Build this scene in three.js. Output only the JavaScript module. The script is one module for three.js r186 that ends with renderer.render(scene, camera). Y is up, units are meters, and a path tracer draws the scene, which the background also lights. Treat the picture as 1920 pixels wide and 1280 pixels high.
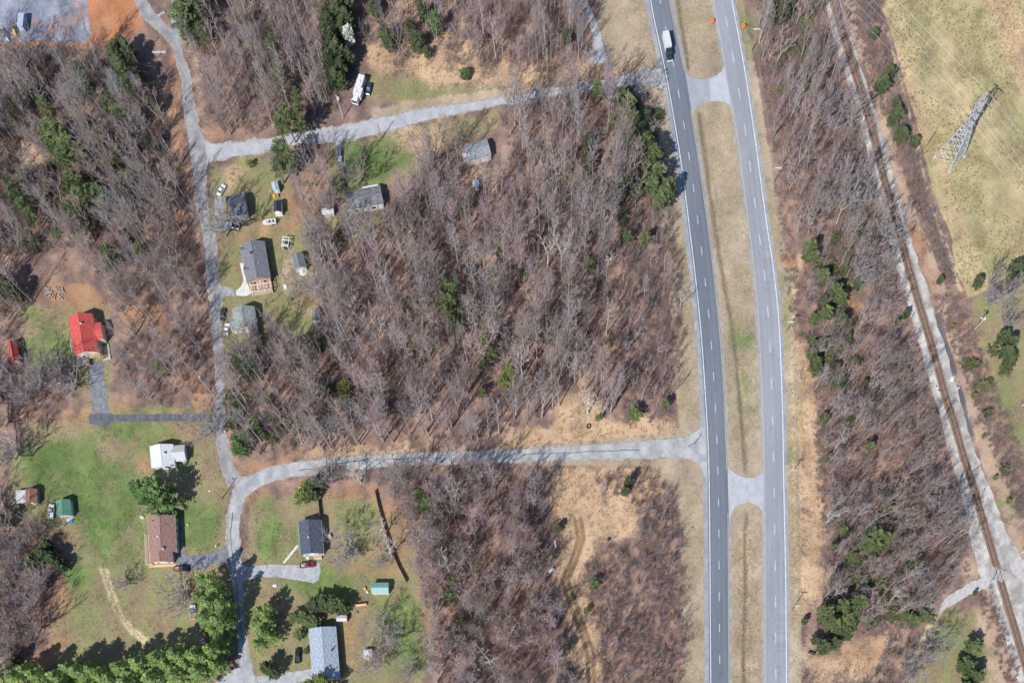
import * as THREE from 'three';
import { Sky } from 'three/addons/objects/Sky.js';
import { mergeGeometries } from 'three/addons/utils/BufferGeometryUtils.js';

// ---------------------------------------------------------------- camera, sky, sun, exposure
// The place is drawn on a survey plan of 4.8 plan units per metre (plan 0..1920 east, 0..1280 south).
const S = 4.8, EYE = 350, NADIR = [1055, 1530];
const X = (px) => (px - 960) / S, Z = (py) => (py - 640) / S;
const scene = new THREE.Scene();
const renderer = new THREE.WebGLRenderer();
renderer.toneMapping = THREE.LinearToneMapping;
renderer.toneMappingExposure = 1.04;
renderer.shadowMap.enabled = true;
// an aerial survey camera hanging level over the ground, its film shifted north
const camera = new THREE.PerspectiveCamera(2 * Math.atan(640 / (EYE * S)) * 180 / Math.PI, 1.5, 1, 3000);
camera.position.set(X(NADIR[0]), EYE, Z(NADIR[1]));
camera.up.set(0, 0, -1);
camera.lookAt(camera.position.x, 0, camera.position.z);
camera.setViewOffset(1920, 1280, 960 - NADIR[0], 640 - NADIR[1], 1920, 1280);
scene.add(camera);
const sunEl = 43 * Math.PI / 180, sunAz = 34 * Math.PI / 180;      // shadows fall 34 degrees east of north
const sunDir = new THREE.Vector3(-Math.sin(sunAz) * Math.cos(sunEl), Math.sin(sunEl), Math.cos(sunAz) * Math.cos(sunEl));
const sky = new Sky(); sky.name = 'sky'; sky.scale.setScalar(2500); sky.userData = { kind: 'structure' };
const su = sky.material.uniforms;
su.sunPosition.value.copy(sunDir); su.turbidity.value = 3; su.rayleigh.value = 1.6; su.mieCoefficient.value = 0.004;
scene.add(sky);
scene.environmentIntensity = 0.11;
const sun = new THREE.DirectionalLight(new THREE.Color(1, 0.97, 0.93), 4.9);
sun.position.copy(sunDir).multiplyScalar(400); sun.castShadow = true;
Object.assign(sun.shadow.camera, { left: -260, right: 260, top: 260, bottom: -260, near: 1, far: 900 });
sun.shadow.mapSize.set(4096, 4096);
scene.add(sun, sun.target);

// ---------------------------------------------------------------- helpers
let seedState = 1;
const mkRng = (s) => () => { s = (s + 0x6d2b79f5) | 0; let t = Math.imul(s ^ (s >>> 15), 1 | s); t = (t + Math.imul(t ^ (t >>> 7), 61 | t)) ^ t; return ((t ^ (t >>> 14)) >>> 0) / 4294967296; };
const R = mkRng(20240317);
const rr = (a, b) => a + (b - a) * R();
const V = (x, y, z) => new THREE.Vector3(x, y, z);
const clamp = (x, a = 0, b = 1) => Math.min(b, Math.max(a, x));
const sstep = (a, b, x) => { const t = clamp((x - a) / (b - a)); return t * t * (3 - 2 * t); };
// where a point seen on the plan stands when it is h metres above the ground
const G = (px, py, h = 0) => [X(NADIR[0]) + (px - NADIR[0]) / S * (1 - h / EYE), Z(NADIR[1]) + (py - NADIR[1]) / S * (1 - h / EYE)];
const names = new Map();
function numbered(n) { const k = names.get(n) || 0; names.set(n, k + 1); return k ? n + '_' + String(k).padStart(3, '0') : n; }
function tag(o, label, category, group) { o.userData = { label, category }; if (group) o.userData.group = group; return o; }
function thing(name, label, category, x, y, z, turn = 0, group) {
  const o = new THREE.Group(); o.name = numbered(name); o.position.set(x, y, z); o.rotation.y = turn;
  scene.add(o); return tag(o, label, category, group);
}
function mesh(name, geo, m, parent) {
  const o = new THREE.Mesh(geo, m); o.name = parent === scene ? numbered(name) : name; o.castShadow = o.receiveShadow = true;
  if (m.map && !geo.userData.uvd) planarUV(geo);
  parent.add(o); return o;
}
function struct(name, geo, m) { const o = mesh(name, geo, m, scene); o.userData = { kind: 'structure' }; return o; }
// uv in metres on the plane each face looks along
function planarUV(g) {
  const p = g.attributes.position, n = g.attributes.normal, uv = new Float32Array(p.count * 2);
  for (let i = 0; i < p.count; i++) {
    const ax = Math.abs(n.getX(i)), ay = Math.abs(n.getY(i)), az = Math.abs(n.getZ(i));
    const [a, b] = ay >= ax && ay >= az ? [p.getX(i), p.getZ(i)] : ax > az ? [p.getZ(i), p.getY(i)] : [p.getX(i), p.getY(i)];
    uv[i * 2] = a; uv[i * 2 + 1] = b;
  }
  g.setAttribute('uv', new THREE.BufferAttribute(uv, 2)); g.userData.uvd = true; return g;
}
const box = (w, h, d, x = 0, y = 0, z = 0) => new THREE.BoxGeometry(w, h, d).translate(x, y, z);
const merge = (list) => mergeGeometries(list.map((g) => { const k = g.index ? g.toNonIndexed() : g; for (const n of Object.keys(k.attributes)) if (!['position', 'normal'].includes(n)) k.deleteAttribute(n); return k; }));
function bar(a, b, r, sides = 5) {                       // a straight round bar from a to b
  const d = b.clone().sub(a), g = new THREE.CylinderGeometry(r, r, d.length(), sides, 1);
  g.applyQuaternion(new THREE.Quaternion().setFromUnitVectors(V(0, 1, 0), d.clone().normalize()));
  return g.translate((a.x + b.x) / 2, (a.y + b.y) / 2, (a.z + b.z) / 2);
}
// tileable value noise
const NT = 512, noiseTab = new Float32Array(NT * NT);
{
  const lat = (n, s) => { const q = mkRng(s), a = new Float32Array(n * n); for (let i = 0; i < n * n; i++) a[i] = q(); return a; };
  let amp = 0.5, tot = 0;
  for (let n = 8, s = 5; n <= 256; n *= 2, s++) {
    const a = lat(n, s), st = NT / n; tot += amp;
    for (let y = 0; y < NT; y++) for (let x = 0; x < NT; x++) {
      const gx = x / st, gy = y / st, ix = gx | 0, iy = gy | 0; let fx = gx - ix, fy = gy - iy;
      fx = fx * fx * (3 - 2 * fx); fy = fy * fy * (3 - 2 * fy);
      const i1 = (ix + 1) % n, j1 = (iy + 1) % n;
      noiseTab[y * NT + x] += amp * ((a[iy * n + ix] * (1 - fx) + a[iy * n + i1] * fx) * (1 - fy) + (a[j1 * n + ix] * (1 - fx) + a[j1 * n + i1] * fx) * fy);
    }
    amp *= 0.62;
  }
  let lo = 9, hi = -9; for (const v of noiseTab) { lo = Math.min(lo, v); hi = Math.max(hi, v); }
  for (let i = 0; i < NT * NT; i++) noiseTab[i] = (noiseTab[i] - lo) / (hi - lo);
}
function fb(x, y) {                                      // smooth lookup; one table spans 512 units
  x = ((x % NT) + NT) % NT; y = ((y % NT) + NT) % NT;
  const ix = x | 0, iy = y | 0, fx = x - ix, fy = y - iy, i1 = (ix + 1) % NT, j1 = (iy + 1) % NT;
  return (noiseTab[iy * NT + ix] * (1 - fx) + noiseTab[iy * NT + i1] * fx) * (1 - fy) + (noiseTab[j1 * NT + ix] * (1 - fx) + noiseTab[j1 * NT + i1] * fx) * fy;
}
const enc = (v) => Math.round(255 * (v <= 0.0031308 ? 12.92 * clamp(v) : 1.055 * Math.pow(clamp(v), 1 / 2.4) - 0.055));
// a repeating grain: colour a to colour b by noise, plus speckle; size in metres
function grain(a, b, size, o = {}) {
  const N = o.n || 256, d = new Uint8Array(N * N * 4), q = mkRng(o.seed || 3), st = NT / N, sx = o.sx || 1, sy = o.sy || 1;
  for (let y = 0; y < N; y++) for (let x = 0; x < N; x++) {
    let t = clamp(0.5 + (fb(x * st * sx, y * st * sy) - 0.5) * (o.con || 1.6)); let k = 1 + (q() - 0.5) * (o.speck ?? 0.25);
    if (o.f) k *= o.f(x / N, y / N);
    for (let c = 0; c < 3; c++) d[(y * N + x) * 4 + c] = enc((a[c] + (b[c] - a[c]) * t) * k);
    d[(y * N + x) * 4 + 3] = 255;
  }
  const t = new THREE.DataTexture(d, N, N); t.wrapS = t.wrapT = THREE.RepeatWrapping; t.magFilter = t.minFilter = THREE.LinearFilter;
  t.colorSpace = THREE.SRGBColorSpace; t.repeat.set(1 / size, 1 / size); t.needsUpdate = true; return t;
}
const lin = (r, g, b) => new THREE.Color().setRGB(r, g, b);
const M = (r, g, b, rough = 0.85, o = {}) => new THREE.MeshStandardMaterial({ color: lin(r, g, b), roughness: rough, side: THREE.DoubleSide, ...o });
const MT = (a, b, size, rough = 0.9, o = {}) => new THREE.MeshStandardMaterial({ map: grain(a, b, size, o), roughness: rough, side: THREE.DoubleSide });

// polylines on the plan
function smooth(pts, n) { const c = new THREE.CatmullRomCurve3(pts.map(([x, y]) => V(X(x), 0, Z(y))), false, 'centripetal'); return c.getSpacedPoints(n); }
function ribbon(left, right, y, o = {}) {               // a strip between two plan edges
  const n = o.n || 120, across = o.across || 3, L = smooth(left, n), Q = smooth(right, n), pos = [], idx = [], nor = [], uv = [];
  let run = 0;
  for (let i = 0; i <= n; i++) for (let j = 0; j <= across; j++) {
    if (i && !j) run += L[i].distanceTo(L[i - 1]);
    const t = j / across, rag = o.rag ? (j === 0 ? -1 : j === across ? 1 : 0) * o.rag * ((fb(L[i].x * 14 + j * 91, L[i].z * 14) - 0.45) * 2 + (fb(L[i].x * 60 + j * 31, L[i].z * 60) - 0.5) * 0.9) : 0;
    const w = L[i].distanceTo(Q[i]) || 1, gr = o.grow || 0, k = (t * (w + 2 * gr) - gr + rag) / w, x = L[i].x + (Q[i].x - L[i].x) * k, z = L[i].z + (Q[i].z - L[i].z) * k;
    pos.push(x, y, z); nor.push(0, 1, 0); if (o.lanes) uv.push(t, run); else uv.push(x, z);
    if (i < n && j < across) { const a = i * (across + 1) + j, b = a + across + 1; idx.push(a, b, a + 1, b, b + 1, a + 1); }
  }
  const m = n >> 1, e = L[m + 1].clone().sub(L[m]), f = Q[m].clone().sub(L[m]); if (e.z * f.x - e.x * f.z < 0) for (let i = 0; i < idx.length; i += 3) [idx[i + 1], idx[i + 2]] = [idx[i + 2], idx[i + 1]];
  const g = new THREE.BufferGeometry();
  g.setAttribute('position', new THREE.Float32BufferAttribute(pos, 3)); g.setAttribute('normal', new THREE.Float32BufferAttribute(nor, 3)); g.setAttribute('uv', new THREE.Float32BufferAttribute(uv, 2));
  g.setIndex(idx); g.userData.uvd = true; return g;
}
function patch(pts, y, ragged = 0) {                     // a flat area with a plan outline
  let p = pts.map(([x, z]) => [X(x), Z(z)]);
  if (ragged) {
    const out = [];
    for (let i = 0; i < p.length; i++) {
      const a = p[i], b = p[(i + 1) % p.length], len = Math.hypot(b[0] - a[0], b[1] - a[1]), n = Math.max(1, Math.round(len / 1.2));
      for (let k = 0; k < n; k++) { const x = a[0] + (b[0] - a[0]) * k / n, z = a[1] + (b[1] - a[1]) * k / n, f = ragged * 2 * (fb(x * 14, z * 14) - 0.5); out.push([x + f * (b[1] - a[1]) / len, z - f * (b[0] - a[0]) / len]); }
    }
    p = out;
  }
  const g = new THREE.ShapeGeometry(new THREE.Shape(p.map(([x, z]) => new THREE.Vector2(x, -z)))).rotateX(-Math.PI / 2).translate(0, y, 0);
  return planarUV(g);
}
function inPoly(x, y, poly) { let c = false; for (let i = 0, j = poly.length - 1; i < poly.length; j = i++) { const [a, b] = poly[i], [d, e] = poly[j]; if ((b > y) !== (e > y) && x < (d - a) * (y - b) / (e - b) + a) c = !c; } return c; }

// ---------------------------------------------------------------- plan of the place (plan units)
const hwW_L = [[1214, -60], [1220, 0], [1247, 130], [1260, 200], [1278, 310], [1293, 427], [1305, 527], [1315, 627], [1322, 727], [1327, 810], [1329, 860], [1331, 1000], [1332, 1150], [1333, 1280], [1333, 1350]];
const hwW_R = [[1245, -60], [1255, 0], [1283, 133], [1295, 207], [1310, 300], [1322, 385], [1328, 427], [1340, 527], [1350, 627], [1357, 727], [1361, 827], [1363, 880], [1365, 960], [1366, 1120], [1367, 1280], [1367, 1350]];
const hwE_L = [[1328, -60], [1338, 0], [1360, 123], [1373, 198], [1385, 267], [1393, 333], [1405, 427], [1413, 494], [1422, 594], [1427, 694], [1431, 794], [1433, 854], [1434, 960], [1435, 1120], [1435, 1280], [1435, 1350]];
const hwE_R = [[1360, -60], [1372, 0], [1397, 133], [1417, 267], [1437, 415], [1450, 500], [1460, 594], [1465, 694], [1468, 790], [1469, 854], [1471, 960], [1473, 1053], [1475, 1280], [1475, 1350]];
const off = (pts, d) => pts.map(([x, y], i) => [x + (typeof d === 'function' ? d(y) : d), y]);
const track = [[1548, -60], [1562, 0], [1575, 50], [1590, 97], [1601, 133], [1627, 217], [1643, 277], [1657, 333], [1670, 377], [1688, 444], [1703, 500], [1727, 584], [1750, 660], [1768, 727], [1787, 787], [1807, 857], [1827, 920], [1853, 1010], [1873, 1080], [1897, 1160], [1921, 1242], [1933, 1285], [1950, 1345]];
const ballastW = (y) => y < 300 ? -18 : y < 800 ? -22 : y < 980 ? -25 : y < 1130 ? -34 : -22, ballastE = (y) => y < 200 ? 15 : y < 500 ? 19 : y < 900 ? 25 : y < 1000 ? 34 : y < 1050 ? 46 : y < 1200 ? 62 : 50;

const woods = [
  { id: 'lane_wood', where: 'in the wood west of the narrow lane', poly: [[-90, 128], [60, 122], [150, 124], [235, 112], [268, 118], [290, 160], [308, 215], [322, 270], [335, 320], [352, 380], [362, 450], [378, 520], [384, 560], [300, 570], [220, 560], [190, 520], [120, 470], [60, 470], [0, 500], [-90, 520]], den: 0.06, mix: { tall: 4, mid: 4, pole: 3, broad: 2 }, h: [13, 21], tints: ['grey', 'brown', 'mauve', 'grey'] },
  { id: 'lane_wood', where: 'at the edge of the gravel yard', poly: [[-40, 100], [60, 96], [150, 104], [240, 106], [262, 130], [200, 165], [90, 160], [-40, 170]], den: 0.016, mix: { tall: 1 }, h: [17, 22], tints: ['grey', 'brown'] },
  { id: 'verge_wood', where: 'beside the lane east of the red-roofed house', poly: [[205, 560], [385, 560], [396, 650], [398, 720], [385, 768], [330, 760], [262, 752], [212, 690], [208, 620]], den: 0.042, mix: { tall: 3, mid: 4 }, h: [12, 18], tints: ['grey', 'brown', 'mauve'] },
  { id: 'edge_wood', where: 'along the west edge beside the red barn', poly: [[-90, 505], [40, 515], [62, 555], [60, 600], [20, 640], [-90, 660]], den: 0.06, mix: { tall: 3, mid: 3 }, h: [14, 20], tints: ['grey', 'brown'] },
  { id: 'yard_grove', where: 'in the grey grove below the red-roofed house', poly: [[-90, 700], [60, 692], [120, 690], [148, 715], [130, 760], [50, 768], [-90, 775]], den: 0.05, mix: { wide: 3, mid: 3 }, h: [10, 15], tints: ['grey', 'grey', 'mauve'] },
  { id: 'west_grove', where: 'in the grove west of the long green lawn', poly: [[-90, 955], [15, 965], [45, 985], [115, 985], [128, 1030], [95, 1075], [85, 1130], [62, 1200], [30, 1245], [-90, 1260]], den: 0.05, mix: { wide: 2, mid: 4, tall: 1 }, h: [10, 16], tints: ['grey', 'mauve', 'brown'] },
  { id: 'north_wood', where: 'in the dense wood north of the gravel road', poly: [[350, -60], [350, 60], [368, 110], [380, 170], [392, 228], [404, 258], [480, 250], [560, 236], [625, 212], [640, 190], [630, 120], [612, 40], [600, -60]], den: 0.08, mix: { tall: 4, mid: 2, pole: 5 }, h: [12, 20], tints: ['grey', 'brown', 'mauve', 'mauve'] },
  { id: 'north_scrub', where: 'in the open scrub north of the gravel road', poly: [[612, -60], [1080, -60], [1092, 20], [1105, 70], [1108, 118], [1060, 132], [980, 136], [900, 128], [800, 122], [725, 128], [700, 105], [670, 60]], den: 0.05, mix: { tall: 2, mid: 3, pole: 4 }, h: [10, 18], tints: ['mauve', 'pink', 'grey'] },
  { id: 'north_scrub', where: 'in the open scrub north of the gravel road', poly: [[930, -60], [1085, -60], [1095, 30], [1108, 80], [1100, 112], [1010, 120], [950, 100]], den: 0.075, mix: { tall: 3, pole: 5 }, h: [11, 17], tints: ['mauve', 'grey'] },
  { id: 'house_trees', where: 'between the low ranch house and the dark-roofed sheds', poly: [[548, 285], [622, 285], [626, 330], [628, 400], [600, 425], [570, 390], [552, 330]], den: 0.035, mix: { tall: 2, mid: 2 }, h: [12, 18], tints: ['grey', 'brown'] },
  { id: 'central_wood', where: 'in the great wood between the two side roads', poly: [[935, 215], [1000, 195], [1100, 182], [1180, 170], [1222, 168], [1232, 210], [1244, 290], [1260, 380], [1266, 470], [1276, 560], [1278, 640], [1274, 700], [1254, 782], [1190, 800], [1060, 770], [1000, 792], [960, 812], [860, 828], [760, 832], [640, 838], [560, 850], [500, 858], [458, 850], [440, 830], [432, 700], [445, 665], [500, 642], [560, 632], [610, 645], [612, 580], [600, 530], [585, 470], [600, 440], [650, 455], [720, 430], [765, 400], [770, 330], [830, 300], [862, 320], [870, 365], [930, 365], [955, 330], [950, 250]], den: 0.058, mix: { tall: 6, mid: 3, pole: 5, broad: 1, pale: 0.15 }, h: [15, 25], tints: ['grey', 'brown', 'mauve', 'grey', 'brown', 'pink'], skip: [[1150, 420], [1272, 400], [1284, 560], [1284, 640], [1278, 720], [1250, 780], [1150, 720], [1140, 560]] },
  { id: 'central_wood', where: 'in the great wood between the two side roads', poly: [[1150, 420], [1272, 400], [1284, 560], [1284, 640], [1278, 720], [1250, 780], [1150, 720], [1140, 560]], den: 0.1, mix: { pole: 7, mid: 2 }, h: [9, 15], tints: ['pink', 'mauve', 'pink', 'grey'] },
  { id: 'south_wood', where: 'in the wood south of the lower side road', poly: [[755, 885], [850, 880], [960, 876], [1005, 884], [1020, 960], [1014, 1050], [1036, 1110], [1062, 1200], [1078, 1280], [1080, 1345], [815, 1345], [812, 1200], [792, 1110], [782, 1060], [768, 980]], den: 0.075, mix: { tall: 3, mid: 5, pole: 3, broad: 2, pale: 0.2 }, h: [13, 21], tints: ['mauve', 'grey', 'brown', 'pink'] },
  { id: 'scrub_wood', where: 'in the young wood beside the southbound carriageway', poly: [[1105, 900], [1205, 882], [1240, 905], [1268, 960], [1280, 1050], [1290, 1150], [1280, 1280], [1282, 1345], [1126, 1345], [1122, 1200], [1098, 1110], [1102, 1056], [1140, 1026], [1195, 985], [1190, 950], [1110, 945]], den: 0.095, mix: { pole: 7, mid: 2 }, h: [7, 12], tints: ['pink', 'mauve', 'mauve', 'grey'] },
  { id: 'rail_wood', where: 'in the wood between the highway and the railway', poly: [[1412, -60], [1420, 60], [1434, 170], [1450, 290], [1472, 400], [1506, 480], [1515, 640], [1528, 720], [1540, 900], [1552, 1000], [1545, 1110], [1532, 1180], [1600, 1195], [1650, 1190], [1720, 1170], [1765, 1122], [1796, 1060], [1798, 960], [1775, 890], [1735, 770], [1705, 670], [1672, 560], [1648, 420], [1625, 330], [1598, 230], [1575, 160], [1548, 70], [1530, -60]], den: 0.068, mix: { tall: 3, mid: 5, broad: 2, pole: 3, pale: 0.4 }, h: [10, 18], tints: ['brown', 'grey', 'mauve', 'brown', 'grey', 'pink'] },
  { id: 'corner_wood', where: 'in the thicket beside the dirt track', poly: [[1660, 1200], [1720, 1190], [1735, 1230], [1700, 1290], [1640, 1345], [1480, 1345], [1482, 1285], [1520, 1275], [1620, 1280]], den: 0.05, mix: { mid: 3, pole: 3 }, h: [7, 11], tints: ['grey', 'mauve'] },
  { id: 'field_hedge', where: 'in the hedge between the railway and the tan field', poly: [[1600, -60], [1640, -60], [1664, 60], [1698, 180], [1722, 290], [1738, 380], [1772, 470], [1782, 500], [1790, 550], [1772, 540], [1740, 460], [1715, 390], [1700, 330], [1672, 240], [1640, 140], [1618, 60]], den: 0.06, mix: { pole: 5, mid: 1 }, h: [5, 9], tints: ['mauve', 'brown'] },
  { id: 'road_fringe', where: 'along the lower side road by the fenced yard', poly: [[590, 885], [700, 876], [760, 885], [770, 960], [735, 930], [700, 905], [600, 905]], den: 0.06, mix: { wide: 2, mid: 3 }, h: [9, 14], tints: ['grey', 'mauve'] },
];
// clear ground inside the woods: [px, py, radius]
const gaps = [[895, 285, 34], [892, 343, 18], [900, 325, 22], [1075, 755, 24], [1100, 785, 28], [1040, 795, 22], [1150, 805, 30], [125, 535, 30], [100, 545, 26], [170, 640, 60], [690, 165, 40], [1120, 980, 48], [1150, 975, 46], [1095, 930, 34], [1170, 1000, 30], [1075, 1000, 22], [1070, 1060, 22], [1090, 1140, 20], [1105, 1210, 20], [1112, 1270, 18], [800, 130, 26], [830, 122, 20], [1600, 575, 24], [1600, 550, 18], [560, 505, 26], [592, 594, 22], [683, 375, 50], [620, 395, 10], [1810, 560, 20], [120, 350, 24], [60, 290, 30]];
const inGap = (px, py) => gaps.some(([x, y, r]) => (px - x) ** 2 + (py - y) ** 2 < r * r);

// ---------------------------------------------------------------- land cover: what the soil is covered with, computed from outlines and noise
const MW = 1056, MH = 720, MO = [96, 80], MS = 0.5;       // half-size masks over plan -96..2016, -80..1360
function cover(draw, blur = 3) {
  const c = document.createElement('canvas'); c.width = MW; c.height = MH; const x = c.getContext('2d');
  x.fillStyle = '#000'; x.fillRect(0, 0, MW, MH); x.setTransform(MS, 0, 0, MS, MO[0] * MS, MO[1] * MS);
  x.fillStyle = x.strokeStyle = '#fff'; x.lineJoin = x.lineCap = 'round';
  const api = {
    poly: (p, a = 1) => { x.globalAlpha = a; x.beginPath(); p.forEach(([u, v], i) => i ? x.lineTo(u, v) : x.moveTo(u, v)); x.closePath(); x.fill(); },
    dot: (u, v, r, ry = r, a = 1) => { x.globalAlpha = a; x.beginPath(); x.ellipse(u, v, r, ry, 0, 0, 7); x.fill(); },
    line: (p, w, a = 1) => { x.globalAlpha = a; x.lineWidth = w; x.beginPath(); p.forEach(([u, v], i) => i ? x.lineTo(u, v) : x.moveTo(u, v)); x.stroke(); },
  };
  draw(api);
  const d = x.getImageData(0, 0, MW, MH).data; let a = new Float32Array(MW * MH), b = new Float32Array(MW * MH);
  for (let i = 0; i < MW * MH; i++) a[i] = d[i * 4] / 255;
  for (let pass = 0; pass < 2 && blur; pass++) {
    for (let y = 0; y < MH; y++) { let s = 0; for (let k = -blur; k <= blur; k++) s += a[y * MW + clamp(k, 0, MW - 1)]; for (let u = 0; u < MW; u++) { b[y * MW + u] = s / (2 * blur + 1); s += a[y * MW + Math.min(MW - 1, u + blur + 1)] - a[y * MW + Math.max(0, u - blur)]; } }
    for (let u = 0; u < MW; u++) { let s = 0; for (let k = -blur; k <= blur; k++) s += b[clamp(k, 0, MH - 1) * MW + u]; for (let y = 0; y < MH; y++) { a[y * MW + u] = s / (2 * blur + 1); s += b[Math.min(MH - 1, y + blur + 1) * MW + u] - b[Math.max(0, y - blur) * MW + u]; } }
  }
  return (px, py) => {
    const u = clamp((px + MO[0]) * MS, 0, MW - 1.01), v = clamp((py + MO[1]) * MS, 0, MH - 1.01), i = u | 0, j = v | 0, f = u - i, g = v - j, o = j * MW + i;
    return (a[o] * (1 - f) + a[o + 1] * f) * (1 - g) + (a[o + MW] * (1 - f) + a[o + MW + 1] * f) * g;
  };
}
const cWood = cover((d) => woods.forEach((w) => d.poly(w.poly)), 6);
const cField = cover((d) => d.poly([[1650, -80], [1654, 10], [1680, 90], [1710, 200], [1735, 290], [1750, 360], [1785, 445], [1794, 500], [1815, 560], [1836, 552], [1860, 540], [2020, 470], [2020, -80]]), 1);
const cVerge = cover((d) => {
  d.poly([...off(hwW_L, -52), ...off(hwE_R, (y) => y < 300 ? 22 : 30).reverse()]);
  d.poly([[1130, -80], [1214, -80], [1240, 130], [1150, 130], [1120, 60]]); d.line([[1130, 128], [1240, 122]], 12); d.dot(1290, 890, 60, 40);
  d.line([[990, 864], [1110, 866], [1290, 870]], 16); d.line([[1010, 842], [1150, 832], [1290, 812]], 18); d.poly([[700, 205], [760, 190], [960, 165], [1020, 160], [1020, 172], [830, 205], [700, 228]]);
}, 2);
const cStraw = cover((d) => {
  d.line([[1398, 985], [1400, 1350]], 44, 0.75);
  d.poly([[1030, 880], [1240, 872], [1280, 920], [1240, 930], [1195, 960], [1190, 1000], [1130, 1020], [1080, 1050], [1040, 1000], [1036, 940]]); d.line([[1090, 950], [1092, 1010], [1068, 1070], [1085, 1130], [1100, 1200], [1110, 1350]], 60, 0.95);
  d.poly([[1478, 640], [1520, 680], [1532, 780], [1535, 900], [1545, 1000], [1535, 1120], [1500, 1180], [1480, 1180]]); d.line([[1485, 500], [1492, 640]], 16, 0.7); d.poly([[1500, 1190], [1560, 1210], [1700, 1180], [1650, 1290], [1500, 1290]], 0.55);
  d.line([[960, 826], [1110, 812], [1250, 806]], 44); d.dot(1085, 772, 50, 28, 0.9); d.dot(1070, 690, 22, 34, 0.7); d.dot(1140, 640, 20, 40, 0.6);
  d.line([[700, 110], [800, 130], [900, 136], [1000, 142], [1110, 138], [1220, 120]], 34); d.dot(745, 100, 60, 50, 0.6); d.dot(760, 30, 40, 50, 0.5); d.dot(850, 90, 50, 40, 0.6); d.poly([[735, 240], [825, 232], [826, 275], [745, 285]]);
  d.dot(900, 330, 26, 20); d.dot(70, 300, 40, 34, 0.6); d.dot(110, 250, 30, 30, 0.4); d.dot(435, 328, 22, 16); d.line([[590, 865], [700, 852], [860, 846]], 22, 0.8);
}, 4);
const cRust = cover((d) => {                               // fresh orange oak litter
  d.line([[110, 555], [200, 558], [290, 600], [330, 700], [380, 760]], 40, 0.7); d.dot(125, 545, 60, 22); d.dot(190, 780, 200, 16, 0.7); d.dot(340, 812, 40, 24); d.dot(265, 870, 18, 12); d.line([[120, 1200], [70, 1240], [40, 1280]], 34); d.line([[110, 1090], [100, 1160]], 34, 0.8);
  d.dot(545, 395, 18, 34); d.line([[405, 450], [500, 432], [560, 425]], 12); d.dot(600, 330, 26, 60, 0.7); d.dot(665, 922, 50, 18, 0.75); d.dot(748, 990, 34, 66, 0.7); d.dot(705, 1068, 60, 16, 0.65); d.dot(805, 1130, 20, 90, 0.7); d.line([[455, 880], [520, 865], [640, 848]], 14); d.dot(485, 935, 30, 22, 0.7); d.dot(1590, 575, 34, 18); d.line([[1700, 400], [1745, 490], [1790, 620]], 22); d.line([[1810, 600], [1850, 700], [1890, 800]], 9); d.dot(1610, 1240, 70, 34, 0.9); d.line([[320, 90], [318, 200], [345, 300], [350, 420]], 22, 0.7); d.dot(395, 250, 30, 12);
  d.dot(660, 1190, 20, 60, 0.5); d.dot(590, 545, 20, 30, 0.8);
}, 4);
const cLawn = cover((d) => {
  d.poly([[60, 570], [120, 570], [205, 560], [210, 640], [205, 760], [395, 765], [400, 790], [408, 850], [430, 905], [428, 1030], [430, 1060], [420, 1190], [360, 1230], [130, 1250], [95, 1250], [95, 1160], [120, 1080], [140, 1020], [60, 985], [20, 960], [20, 880], [50, 790], [165, 780], [160, 700], [70, 690], [30, 650]]);
  d.poly([[392, 310], [480, 292], [545, 300], [550, 400], [580, 430], [600, 530], [600, 630], [500, 640], [440, 660], [418, 660], [400, 440]]); d.poly([[640, 268], [735, 246], [830, 222], [935, 200], [925, 245], [870, 262], [790, 290], [760, 350], [735, 350], [650, 350], [636, 310]]); d.poly([[590, 400], [730, 395], [730, 430], [640, 450]], 0.9);
  d.poly([[455, 960], [480, 925], [560, 935], [640, 920], [760, 960], [780, 1080], [800, 1200], [790, 1350], [480, 1350], [460, 1200], [455, 1100]]);
  d.poly([[1815, 560], [1860, 545], [2020, 480], [2020, 990], [1920, 850], [1870, 760], [1840, 660]]); d.poly([[1760, 1180], [1790, 1140], [1860, 1150], [1890, 1280], [1900, 1350], [1700, 1350], [1730, 1260]]); d.dot(760, 170, 90, 34); d.dot(860, 170, 90, 14);
}, 4);
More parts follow.
